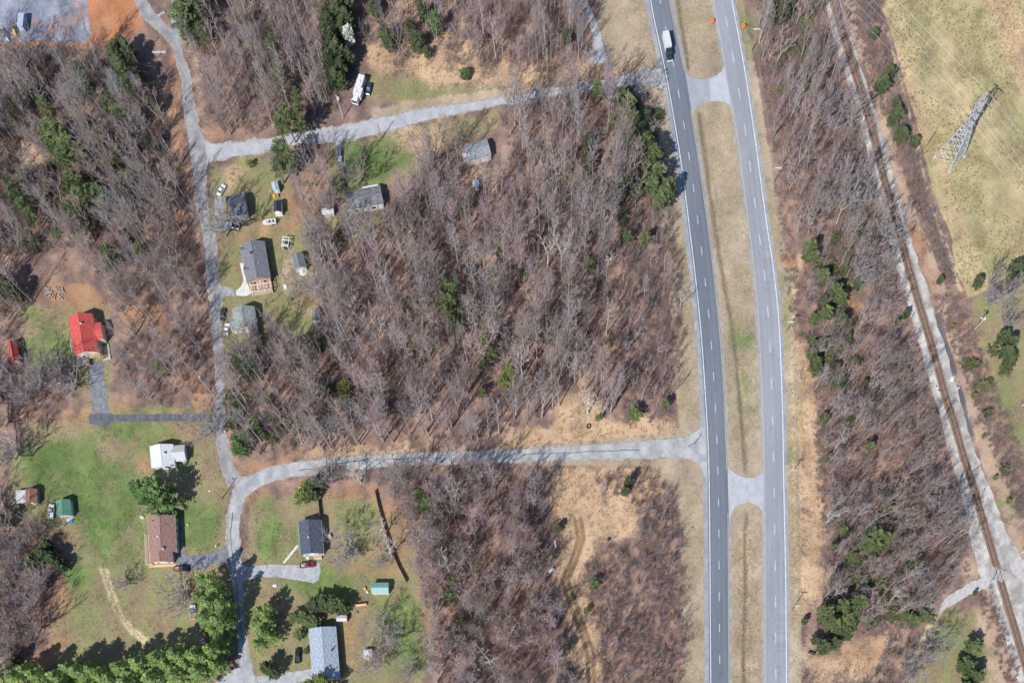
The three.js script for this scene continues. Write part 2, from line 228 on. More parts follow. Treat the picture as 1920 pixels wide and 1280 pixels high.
const cGreen = cover((d) => {
  d.dot(130, 870, 60, 60, 0.9); d.dot(190, 940, 70, 80, 0.85); d.dot(220, 1010, 60, 50, 0.7); d.dot(75, 640, 30, 60, 0.7); d.dot(110, 660, 40, 50, 0.6); d.dot(380, 985, 46, 46, 0.75); d.dot(250, 1065, 40, 20, 0.6); d.dot(290, 820, 60, 40, 0.4); d.dot(150, 710, 18, 40, 0.8); d.dot(210, 810, 40, 20, 0.7); d.dot(140, 1085, 26, 22, 0.8);
  d.poly([[645, 285], [700, 268], [770, 282], [778, 300], [740, 330], [690, 350], [650, 345]], 1); d.dot(715, 262, 14, 12, 0.8); d.dot(700, 275, 50, 20, 0.7); d.dot(660, 440, 40, 14, 0.5); d.dot(515, 1015, 44, 38, 0.8); d.dot(500, 960, 40, 20, 0.45); d.dot(655, 985, 40, 34, 0.7); d.dot(620, 1095, 90, 26, 0.5); d.dot(640, 1090, 60, 20, 0.4); d.dot(760, 1145, 50, 40, 0.55); d.dot(700, 1130, 50, 20, 0.5); d.dot(770, 1230, 30, 40, 0.5); d.dot(470, 500, 60, 30, 0.15);
  d.line([[1478, 500], [1476, 640]], 7, 0.7); d.line([[1388, 0], [1412, 120]], 7, 0.7); d.line([[1480, 700], [1482, 860]], 7, 0.5); d.dot(1412, 633, 5, 26); d.dot(1372, 468, 5, 4); d.dot(1367, 490, 5, 6); d.line([[1400, 600], [1408, 760]], 16, 0.35);
  d.line([[1870, 740], [1920, 860], [1990, 1000]], 22, 0.6); d.dot(1790, 1190, 24, 30, 0.4); d.dot(885, 225, 40, 18, 0.4); d.dot(1895, 930, 16, 40, 0.5);
}, 7);
const cClay = cover((d) => { d.poly([[164, -80], [256, -80], [262, 20], [270, 45], [240, 78], [220, 92], [165, 92], [60, 82], [0, 92], [0, 80], [160, 76]]); d.poly([[1473, 473], [1482, 470], [1488, 495], [1482, 510], [1476, 495]]); d.dot(1470, 484, 6, 4); d.line([[300, 50], [322, 100], [335, 150]], 5, 0.8); d.dot(700, 1000, 0.1); }, 1);
const cPad = cover((d) => { d.poly([[-96, -80], [165, -80], [166, 50], [172, 62], [158, 82], [60, 76], [0, 84], [-96, 90]]); }, 1);
const cSoil = cover((d) => {                               // pale bare ground beside the railway
  d.line(off(track, (y) => y < 420 ? 30 : 52), 22, 0.9); d.line([[1815, 980], [1850, 1060], [1880, 1130], [1860, 1180], [1920, 1330]], 60, 0.85); d.line([[1800, 700], [1850, 820], [1890, 930]], 50, 0.55);
  d.line([[1765, 590], [1785, 650]], 14); d.dot(1500, 1240, 20, 16); d.line([[1120, 30], [1135, 120]], 20, 0.5); d.line([[340, -60], [345, 60], [365, 150], [378, 230], [390, 262]], 12); d.dot(585, 505, 0.1); d.dot(555, 520, 30, 40, 0.5); d.dot(600, 565, 10, 60, 0.5);
}, 4);
const cAsh = cover((d) => { d.line([[1760, 590], [1772, 640], [1782, 665], [1792, 700]], 9); d.line([[1797, 728], [1806, 755], [1813, 790], [1822, 815]], 11); d.line([[1836, 880], [1850, 930], [1868, 970], [1895, 1025]], 7, 0.9); }, 1);
const cMud = cover((d) => {
  d.line([[1402, 962], [1399, 1010], [1400, 1100], [1396, 1200], [1398, 1350]], 5, 0.9); d.line([[1350, 470], [1360, 530], [1378, 630], [1390, 760], [1396, 850], [1400, 885]], 4.5, 1); d.line([[1264, -60], [1272, 0], [1282, 60], [1293, 130]], 5, 1); d.line([[1312, 215], [1324, 300], [1341, 420], [1350, 470]], 5, 0.9); d.line([[1222, 40], [1232, 90], [1240, 128]], 4, 0.6);
  
}, 1);
const cRut = cover((d) => { const tr = [[1082, 970], [1090, 1010], [1072, 1060], [1060, 1090], [1072, 1125], [1092, 1180], [1108, 1230], [1110, 1350]]; d.line(off(tr, -5), 5); d.line(off(tr, 6), 5); }, 1);
const cTrack = cover((d) => {
  const tr = [[1082, 970], [1090, 1010], [1072, 1060], [1060, 1090], [1072, 1125], [1092, 1180], [1108, 1230], [1110, 1350]]; const t2 = [[192, 1064], [205, 1110], [220, 1150], [245, 1182], [275, 1205]]; d.line(off(t2, -4), 4.4); d.line(off(t2, 6), 4.4);
  d.line([[1490, 540], [1486, 700], [1490, 860], [1494, 1060], [1498, 1290]], 5, 0.5); const t3 = [[1700, 1300], [1712, 1240], [1722, 1212], [1748, 1166], [1772, 1138]]; d.line(off(t3, -3), 3.4); d.line(off(t3, 4), 3.4); d.line([[1664, 60], [1698, 180], [1726, 290], [1742, 380], [1778, 470], [1802, 545]], 5);
}, 1);
const W = 2048, Hh = 1396, K = W / 2112;
const mixc = (a, b, t) => [a[0] + (b[0] - a[0]) * t, a[1] + (b[1] - a[1]) * t, a[2] + (b[2] - a[2]) * t];
const C = {
  litA: [0.235, 0.155, 0.125], litB: [0.36, 0.23, 0.168], litC: [0.125, 0.094, 0.086], rustA: [0.47, 0.235, 0.115], rustB: [0.36, 0.215, 0.125], strawA: [0.62, 0.43, 0.265], strawB: [0.42, 0.275, 0.165],
  vergeA: [0.48, 0.37, 0.26], vergeB: [0.36, 0.285, 0.18], fieldA: [0.49, 0.38, 0.20], fieldB: [0.41, 0.345, 0.17], fieldC: [0.57, 0.39, 0.23], lawnA: [0.37, 0.28, 0.16], lawnB: [0.21, 0.215, 0.085], greenA: [0.08, 0.175, 0.03], greenB: [0.16, 0.215, 0.065],
  clayA: [0.58, 0.225, 0.09], clayB: [0.40, 0.20, 0.11], padA: [0.21, 0.24, 0.31], padB: [0.36, 0.37, 0.42], soilA: [0.52, 0.38, 0.28], soilB: [0.42, 0.28, 0.19], ash: [0.13, 0.12, 0.12], mud: [0.15, 0.11, 0.075], trackA: [0.56, 0.45, 0.27],
};
const gd = new Uint8Array(W * Hh * 4), gq = mkRng(77);
for (let j = 0; j < Hh; j++) for (let i = 0; i < W; i++) {
  const px = i / K - MO[0], py = j / K - MO[1];
  const n1 = fb(px * 0.9, py * 0.9), n2 = fb(px * 0.23 + 90, py * 0.23 + 40), n3 = fb(px * 3.1 + 7, py * 3.1 + 301), n4 = fb(px * 0.6 + 200, py * 0.6 + 333), n5 = fb(px * 1.7 + 55, py * 1.7 + 480);
  const wx = px + (n1 - 0.5) * 26 + (n5 - 0.5) * 9, wy = py + (n4 - 0.5) * 26 + (n3 - 0.5) * 8, ex = px + (n5 - 0.5) * 5, ey = py + (n3 - 0.5) * 5;
  const dz = gq() - 0.5, e = (v, s = 0.5) => clamp((v + (n5 - 0.5) * s + (n3 - 0.5) * s * 1.3 + dz * s * 0.9 - 0.5) * 4 + 0.5);
  let c = mixc(mixc(C.litA, C.litB, sstep(0.3, 0.75, n1 * 0.5 + n3 * 0.5)), C.litC, sstep(0.5, 0.85, n2 * 0.5 + n5 * 0.5) * 0.7);
  let a = cLawn(wx, wy); if (a > 0) c = mixc(c, mixc(C.lawnA, C.lawnB, sstep(0.3, 0.68, n2 * 0.4 + n5 * 0.4 + n3 * 0.2)), e(a));
  a = cRust(wx, wy); if (a > 0) c = mixc(c, mixc(C.rustA, C.rustB, n3), clamp(e(a, 0.9)) * 0.85);
  a = cSoil(wx, wy); if (a > 0) c = mixc(c, mixc(C.soilA, C.soilB, sstep(0.3, 0.75, n3 * 0.6 + n2 * 0.4)), e(a, 0.7));
  a = cStraw(wx, wy); if (a > 0) c = mixc(c, mixc(C.strawA, C.strawB, sstep(0.35, 0.8, n3 * 0.7 + n4 * 0.3)), e(a, 0.8));
  a = cVerge(ex, ey); if (a > 0) c = mixc(c, mixc(C.vergeA, C.vergeB, sstep(0.3, 0.75, n1 * 0.6 + n3 * 0.4)), e(a, 0.4));
  a = cField(ex, ey); if (a > 0) c = mixc(c, mixc(mixc(C.fieldA, C.fieldB, sstep(0.35, 0.65, n2 * 0.4 + n1 * 0.6)), C.fieldC, sstep(0.48, 0.74, fb((px * 0.94 - py * 0.34) * 0.8, (px * 0.34 + py * 0.94) * 0.1 + 120))), e(a, 0.3));
  a = cGreen(wx, wy); if (a > 0.02) c = mixc(c, mixc(C.greenA, C.greenB, sstep(0.25, 0.75, n5)), clamp((a * 1.3 + (n5 - 0.5) * 1.7 + (n1 - 0.5) * 1.5 + (n2 - 0.5) * 0.8 + dz * 0.9) * 1.4 - 0.3) * 0.9);
  a = cTrack(ex, ey); if (a > 0) c = mixc(c, C.trackA, clamp(e(a * 1.3, 0.5)) * 0.9);
  a = cRut(ex, ey); if (a > 0) c = mixc(c, [0.23, 0.145, 0.075], clamp(e(a * 1.5, 0.4)) * 0.85);
  a = cClay(ex, ey); if (a > 0) c = mixc(c, mixc(C.clayA, C.clayB, sstep(0.3, 0.75, n1 * 0.5 + n3 * 0.5)), e(a, 0.6));
  a = cPad(ex, ey); if (a > 0) c = mixc(c, mixc(mixc(C.padA, C.padB, n3), C.clayB, sstep(0.56, 0.7, n2 * 0.55 + n5 * 0.45) * 0.6), e(a, 0.3));
  a = cMud(ex, ey); if (a > 0) c = mixc(c, C.mud, clamp(a * 1.5 + (n3 - 0.5) * 1.2) * 0.75);
  a = cAsh(ex, ey); if (a > 0) c = mixc(c, C.ash, e(a, 0.4));
  const k = 0.7 + 0.5 * gq() + (n3 - 0.5) * 0.6 + (n5 - 0.5) * 0.5, o = (j * W + i) * 4;
  gd[o] = enc(c[0] * k); gd[o + 1] = enc(c[1] * k); gd[o + 2] = enc(c[2] * k); gd[o + 3] = 255;
}
const groundTex = new THREE.DataTexture(gd, W, Hh); groundTex.colorSpace = THREE.SRGBColorSpace; groundTex.magFilter = groundTex.minFilter = THREE.LinearFilter;
groundTex.wrapS = groundTex.wrapT = THREE.MirroredRepeatWrapping; groundTex.needsUpdate = true;
console.log('land cover done');

// ---------------------------------------------------------------- ground with its hummocks and the median ditches
const ditches = [{ p: [[1264, -60], [1272, 0], [1282, 60], [1293, 128]], d: 0.5, w: 0.5 }, { p: [[1312, 215], [1324, 300], [1341, 420], [1358, 527], [1377, 630], [1390, 760], [1396, 850], [1399, 884]], d: 0.45, w: 0.5 }, { p: [[1402, 962], [1399, 1010], [1400, 1100], [1396, 1200], [1398, 1350]], d: 0.5, w: 0.6 }, { p: [[1222, 40], [1232, 90], [1239, 124]], d: 0.35, w: 0.5 }].map((o) => ({ ...o, p: o.p.map(([x, y]) => [X(x), Z(y)]) }));
function ground(x, z) {
  const px = x * S + 960, py = z * S + 640;
  let y = cWood(px, py) * 0.55 * (fb(x * 4, z * 4) - 0.5) + cWood(px, py) * 0.8 * (fb(x * 0.9 + 50, z * 0.9) - 0.5);
  if (x > 52 && x < 98) for (const o of ditches) for (let i = 0; i < o.p.length - 1; i++) {
    const [a, b] = o.p[i], [c, d] = o.p[i + 1]; if (z < b || z > d) continue;
    const dist = Math.abs(x - (a + (c - a) * (z - b) / (d - b))); if (dist < o.w * 2) y -= o.d * sstep(o.w * 2, 0, dist);
  }
  return y - 0.004;
}
{
  const xs = [], zs = []; for (const v of [-900, -500, -330]) { xs.push(v); zs.push(v); }
  for (let v = -240; v <= 240; v += (v >= 52 && v < 98) ? 0.5 : 2) xs.push(v); for (let v = -180; v <= 180; v += 2) zs.push(v);
  for (const v of [330, 500, 900]) { xs.push(v); zs.push(v); }
  const pos = [], uv = [], idx = [], nx = xs.length;
  zs.forEach((z) => xs.forEach((x) => { pos.push(x, ground(x, z), z); uv.push((x * S + 960 + MO[0]) / 2112, (z * S + 640 + MO[1]) / (Hh / K)); }));
  for (let j = 0; j < zs.length - 1; j++) for (let i = 0; i < nx - 1; i++) { const a = j * nx + i, b = a + nx; idx.push(a, b, a + 1, b, b + 1, a + 1); }
  const g = new THREE.BufferGeometry(); g.setAttribute('position', new THREE.Float32BufferAttribute(pos, 3)); g.setAttribute('uv', new THREE.Float32BufferAttribute(uv, 2)); g.setIndex(idx); g.computeVertexNormals(); g.userData.uvd = true;
  struct('ground', g, new THREE.MeshStandardMaterial({ map: groundTex, roughness: 0.97 }));
}

// ---------------------------------------------------------------- roads
// worn lanes: wheel paths and oil drips run along the road, with patches and seams across them
function laneMat(a, b2, seed) {
  const N = 128, H2 = 1024, d = new Uint8Array(N * H2 * 4), q = mkRng(seed), wheel = [0.14, 0.37, 0.63, 0.86];
  for (let y = 0; y < H2; y++) for (let x = 0; x < N; x++) {
    const u = x / N; let k = 1 + (q() - 0.5) * 0.3; for (const w of wheel) k *= 1 - 0.07 * Math.exp(-(((u - w) / 0.035) ** 2)) * (0.5 + fb(w * 900, y * 0.4)); for (const w of [0.255, 0.745]) k *= 1 - 0.10 * Math.exp(-(((u - w) / 0.03) ** 2)) * fb(w * 500, y * 0.5 + 90);
    const t = clamp(0.5 + (fb(x * 0.9 + seed * 37, y * 0.35) - 0.5) * 1.4 + (fb(x * 4, y * 0.12 + seed * 11) - 0.5) * 0.7); if (fb(seed * 50, y * 0.5) > 0.72 && u > 0.5) k *= 0.9; const cr = Math.abs(fb(x * 1.1 + 300, y * 0.5 + seed) - 0.5); if (cr < 0.006) k *= 0.72;
    for (let c = 0; c < 3; c++) d[(y * N + x) * 4 + c] = enc((a[c] + (b2[c] - a[c]) * t) * k); d[(y * N + x) * 4 + 3] = 255;
  }
  const t = new THREE.DataTexture(d, N, H2); t.wrapS = THREE.ClampToEdgeWrapping; t.wrapT = THREE.RepeatWrapping; t.magFilter = t.minFilter = THREE.LinearFilter; t.colorSpace = THREE.SRGBColorSpace; t.repeat.set(1, 1 / 150); t.needsUpdate = true;
  return new THREE.MeshStandardMaterial({ map: t, roughness: 0.9, side: THREE.DoubleSide });
}
const mAsphaltW = laneMat([0.145, 0.165, 0.195], [0.20, 0.22, 0.25], 4);
const mAsphaltE = laneMat([0.29, 0.30, 0.325], [0.37, 0.375, 0.395], 6);
const mShoulder = MT([0.27, 0.28, 0.31], [0.40, 0.395, 0.40], 14, 0.95, { seed: 8, speck: 0.35 });
const mCross = MT([0.33, 0.335, 0.355], [0.41, 0.41, 0.425], 16, 0.93, { seed: 9 });
const mLane = MT([0.24, 0.235, 0.24], [0.40, 0.385, 0.375], 21, 0.95, { n: 512, seed: 10, speck: 0.4, con: 1.5 });
const mGravel = MT([0.38, 0.382, 0.395], [0.50, 0.495, 0.495], 17, 0.97, { seed: 12, speck: 0.4 });
const mDrive = MT([0.17, 0.18, 0.21], [0.27, 0.275, 0.30], 9, 0.93, { seed: 13, con: 2 });
const mDriveDark = MT([0.10, 0.105, 0.125], [0.155, 0.16, 0.18], 9, 0.92, { seed: 14, con: 2 });
const mConc = MT([0.62, 0.60, 0.55], [0.75, 0.73, 0.68], 6, 0.92, { seed: 15 });
const mTar = M(0.11, 0.11, 0.12, 0.9);
const mWhite = MT([0.60, 0.60, 0.59], [0.84, 0.84, 0.82], 5, 0.75, { seed: 91, speck: 0.35, con: 2 }), mYellow = MT([0.52, 0.38, 0.2], [0.76, 0.53, 0.24], 5, 0.8, { seed: 92, speck: 0.35, con: 2 });

const roadW = struct('southbound_carriageway', ribbon(off(hwW_L, -3), off(hwW_R, 1.5), 0.048, { n: 200, across: 4, lanes: true }), mAsphaltW);
const roadE = struct('northbound_carriageway', ribbon(off(hwE_L, -1.5), off(hwE_R, 2), 0.048, { n: 200, across: 4, lanes: true }), mAsphaltE);
struct('road_shoulder', ribbon(off(hwW_L, -11), off(hwW_R, 5), 0.026, { n: 260, rag: 0.5 }), mShoulder);
struct('road_shoulder', ribbon(off(hwE_L, -5), off(hwE_R, 6.5), 0.026, { n: 260, rag: 0.45 }), mShoulder);
const line = (road, pts, w, m, name) => mesh(name, ribbon(off(pts, -w / 2 * S), off(pts, w / 2 * S), 0.056, { n: 160, across: 1 }), m, road);
const cut = (pts, y0, y1) => { const c = smooth(pts, 600).map((p) => [p.x * S + 960, p.z * S + 640]).filter((p) => p[1] >= y0 && p[1] <= y1); return c.filter((_, i) => i % 6 === 0 || i === c.length - 1); };
line(roadW, hwW_L, 0.3, mWhite, 'edge_line');
for (const [a, b] of [[-60, 134], [207, 880], [961, 1350]]) line(roadW, cut(hwW_R, a, b), 0.2, mYellow, 'edge_line');
for (const [a, b] of [[-60, 123], [198, 884], [958, 1350]]) line(roadE, cut(hwE_L, a, b), 0.2, mYellow, 'edge_line');
line(roadE, hwE_R, 0.34, mWhite, 'edge_line');
function dashes(road, L, Q, y0, step, len) {
  const a = smooth(L, 900), b = smooth(Q, 900), mid = a.map((p, i) => p.clone().add(b[i]).multiplyScalar(0.5));
  const at = (py) => { const z = Z(py); let i = mid.findIndex((p) => p.z >= z); if (i < 1) i = 1; const p = mid[i - 1], q = mid[i]; return [p.x + (q.x - p.x) * (z - p.z) / (q.z - p.z), z]; };
  for (let y = y0; y < 1330; y += step) {
    const [x1, z1] = at(y - len / 2), [x2, z2] = at(y + len / 2), d = 0.1, g = new THREE.BufferGeometry();
    g.setAttribute('position', new THREE.Float32BufferAttribute([x1 - d, 0.056, z1, x1 + d, 0.056, z1, x2 - d, 0.056, z2, x2 + d, 0.056, z2], 3)); g.setAttribute('normal', new THREE.Float32BufferAttribute([0, 1, 0, 0, 1, 0, 0, 1, 0, 0, 1, 0], 3)); g.setIndex([0, 2, 1, 2, 3, 1]); planarUV(g);
    mesh('lane_dash', g, mWhite, road);
  }
}
dashes(roadW, hwW_L, hwW_R, -1, 58.9, 15.5);
dashes(roadE, hwE_L, hwE_R, -28, 68, 19.5);
struct('median_crossover', patch([[1282, 128], [1289, 139], [1300, 146], [1314, 149], [1330, 147], [1344, 142], [1354, 133], [1361, 118], [1376, 205], [1372, 200], [1360, 192], [1345, 189], [1328, 191], [1312, 197], [1303, 206], [1297, 220]], 0.036), mCross);
struct('crossover_patch', patch([[1330, 147], [1344, 142], [1354, 133], [1361, 118], [1376, 205], [1372, 200], [1360, 192], [1345, 189], [1333, 190]], 0.04), MT([0.45, 0.46, 0.49], [0.52, 0.53, 0.55], 12, 0.93, { seed: 19 }));
struct('median_crossover', patch([[1362, 872], [1369, 880], [1383, 890], [1400, 896], [1417, 895], [1428, 887], [1436, 876], [1437, 974], [1432, 962], [1422, 948], [1404, 941], [1388, 945], [1376, 954], [1368, 972]], 0.036), MT([0.42, 0.42, 0.435], [0.52, 0.515, 0.52], 15, 0.93, { seed: 20 }));
struct('gravel_road', ribbon([[1250, 128], [1227, 131], [1160, 143], [1107, 156], [1027, 167], [960, 180], [813, 203], [713, 222], [647, 235], [563, 248], [480, 263], [405, 271], [372, 262]], [[1254, 176], [1238, 163], [1180, 160], [1110, 169], [1013, 181], [960, 192], [830, 217], [730, 243], [647, 262], [530, 277], [480, 287], [415, 297], [376, 310]], 0.03, { n: 260, across: 4, rag: 0.5 }), mGravel);
struct('lane', ribbon([[232, -60], [252, 0], [283, 43], [310, 70], [327, 100], [340, 143], [343, 187], [350, 233], [358, 273], [362, 333], [370, 400], [380, 440], [387, 494], [393, 560], [397, 610], [403, 660], [405, 727], [405, 810], [409, 850], [420, 890], [432, 912]], [[252, -60], [270, 0], [292, 27], [318, 60], [340, 100], [353, 143], [360, 187], [369, 233], [385, 275], [384, 333], [388, 400], [399, 440], [408, 500], [412, 560], [415, 627], [418, 694], [417, 744], [422, 810], [428, 850], [440, 880], [455, 900]], 0.034, { n: 320, across: 4, rag: 0.45 }), mLane);
struct('lane_branch', ribbon([[322, -60], [322, 0], [319, 50], [322, 85]], [[339, -60], [338, 0], [336, 45], [342, 100]], 0.022, { n: 60, rag: 0.4 }), mShoulder);
const lower = struct('side_road', ribbon([[460, 1345], [456, 1278], [448, 1236], [446, 1186], [440, 1120], [432, 1056], [427, 1020], [428, 986], [432, 945], [442, 915], [458, 897], [480, 887], [520, 873], [580, 864], [647, 857], [747, 851], [850, 848], [960, 843], [1127, 834], [1233, 826], [1285, 820], [1310, 806], [1326, 785]], [[490, 1345], [477, 1275], [467, 1236], [459, 1186], [457, 1136], [453, 1086], [448, 1035], [447, 996], [450, 960], [458, 936], [480, 916], [507, 904], [530, 896], [580, 889], [647, 882], [747, 874], [847, 870], [960, 866], [1093, 861], [1193, 858], [1280, 857], [1308, 868], [1327, 905]], 0.039, { n: 360, across: 4, rag: 0.3 }), MT([0.33, 0.328, 0.33], [0.50, 0.49, 0.475], 23, 0.94, { n: 512, seed: 22, con: 1.9, speck: 0.4 }));
for (const [i, p] of [[[620, 870], [700, 862], [760, 860], [830, 858]], [[980, 852], [1060, 848], [1140, 845], [1200, 843]], [[436, 960], [433, 1000], [436, 1050], [446, 1120], [452, 1190], [457, 1240]], [[1290, 838], [1306, 828], [1316, 812]], [[560, 882], [600, 878], [640, 873]]].entries()) {
  const c = smooth(p, 40), seg = c.map((q, k) => [q.x * S + 960 + (fb(k * 11, i * 77) - 0.5) * 5, q.z * S + 640 + (fb(k * 13, i * 51) - 0.5) * 4]);
  mesh('tar_seam', ribbon(seg.map(([x, y]) => [x - 0.5, y - 0.6]), seg.map(([x, y]) => [x + 0.6, y + 0.6]), 0.045, { n: 50, across: 1, rag: 0.18 }), mTar, lower);
}
const mSpill = MT([0.30, 0.26, 0.225], [0.46, 0.42, 0.385], 7, 0.98, { seed: 95, speck: 0.6, con: 2.2 });
struct('gravel_shoulder', ribbon([[1250, 128], [1227, 131], [1160, 143], [1107, 156], [1027, 167], [960, 180], [813, 203], [713, 222], [647, 235], [563, 248], [480, 263], [405, 271], [372, 262]], [[1254, 176], [1238, 163], [1180, 160], [1110, 169], [1013, 181], [960, 192], [830, 217], [730, 243], [647, 262], [530, 277], [480, 287], [415, 297], [376, 310]], 0.012, { n: 300, across: 2, rag: 1, grow: 0.5 }), mSpill);
struct('gravel_shoulder', ribbon([[232, -60], [252, 0], [283, 43], [310, 70], [327, 100], [340, 143], [343, 187], [350, 233], [358, 273], [362, 333], [370, 400], [380, 440], [387, 494], [393, 560], [397, 610], [403, 660], [405, 727], [405, 810], [409, 850], [420, 890], [432, 912]], [[252, -60], [270, 0], [292, 27], [318, 60], [340, 100], [353, 143], [360, 187], [369, 233], [385, 275], [384, 333], [388, 400], [399, 440], [408, 500], [412, 560], [415, 627], [418, 694], [417, 744], [422, 810], [428, 850], [440, 880], [455, 900]], 0.008, { n: 300, across: 2, rag: 1, grow: 0.5 }), mSpill);
struct('gravel_shoulder', ribbon([[460, 1345], [456, 1278], [448, 1236], [446, 1186], [440, 1120], [432, 1056], [427, 1020], [428, 986], [432, 945], [442, 915], [458, 897], [480, 887], [520, 873], [580, 864], [647, 857], [747, 851], [850, 848], [960, 843], [1127, 834], [1233, 826], [1285, 820], [1310, 806], [1326, 785]], [[490, 1345], [477, 1275], [467, 1236], [459, 1186], [457, 1136], [453, 1086], [448, 1035], [447, 996], [450, 960], [458, 936], [480, 916], [507, 904], [530, 896], [580, 889], [647, 882], [747, 874], [847, 870], [960, 866], [1093, 861], [1193, 858], [1280, 857], [1308, 868], [1327, 905]], 0.016, { n: 300, across: 2, rag: 1, grow: 0.5 }), mSpill);
struct('driveway', patch([[165, 686], [192, 676], [203, 768], [209, 773], [172, 777]], 0.02, 0.3), mDrive);
struct('driveway', patch([[166, 778], [178, 776], [205, 774], [213, 777], [300, 776], [404, 775], [405, 790], [300, 790], [214, 791], [205, 796], [196, 798], [166, 795]], 0.024, 0.3), mDriveDark);
struct('driveway', patch([[322, 1040], [350, 1041], [390, 1038], [412, 1032], [424, 1020], [433, 1015], [438, 1056], [415, 1055], [395, 1060], [372, 1067], [325, 1064]], 0.02, 0.2), mDrive);
struct('garden_path', patch([[338, 975], [343, 975], [344, 1041], [339, 1041]], 0.026), mDrive);
struct('driveway', patch([[448, 1048], [462, 1062], [500, 1059], [530, 1058], [563, 1059], [585, 1053], [599, 1056], [601, 1072], [597, 1086], [587, 1093], [560, 1088], [530, 1083], [480, 1082], [452, 1090]], 0.02, 0.35), mGravel);
struct('garden_path', patch([[529, 1055], [533, 1056], [560, 1024], [556, 1021]], 0.018), mConc);
struct('driveway', patch([[412, 540], [420, 536], [436, 541], [440, 556], [428, 554], [414, 558]], 0.018, 0.2), mShoulder);
struct('concrete_drive', patch([[441, 546], [452, 536], [456, 525], [449, 493], [456, 493], [463, 530], [470, 549], [466, 554], [455, 555], [443, 554]], 0.022), mConc);
struct('driveway', patch([[403, 1280], [425, 1262], [446, 1252], [462, 1262], [462, 1345], [390, 1345]], 0.02, 0.3), mGravel);
struct('driveway', patch([[480, 1268], [545, 1260], [585, 1254], [590, 1272], [540, 1285], [480, 1300]], 0.02, 0.3), mGravel);
struct('driveway', patch([[629, 262], [640, 260], [646, 300], [650, 345], [636, 350], [632, 300]], 0.018, 0.3), mShoulder);
struct('driveway', patch([[402, 372], [414, 366], [419, 380], [416, 400], [412, 425], [425, 430], [412, 438], [402, 430]], 0.016, 0.3), mShoulder);
struct('gravel_track', ribbon([[1086, -60], [1090, 0], [1100, 30], [1110, 60], [1112, 85], [1102, 118]], [[1096, -60], [1101, 0], [1114, 28], [1125, 58], [1133, 88], [1140, 118]], 0.02, { n: 80, rag: 0.7 }), mGravel);
struct('dirt_track', ribbon([[1754, 1150], [1776, 1122], [1800, 1104], [1850, 1080], [1920, 1048], [1990, 1020]], [[1757, 1152], [1790, 1132], [1812, 1119], [1858, 1098], [1922, 1064], [1990, 1040]], 0.11, { n: 120, rag: 0.7 }), MT([0.44, 0.41, 0.385], [0.58, 0.55, 0.52], 8, 0.97, { seed: 30, speck: 0.4 }));

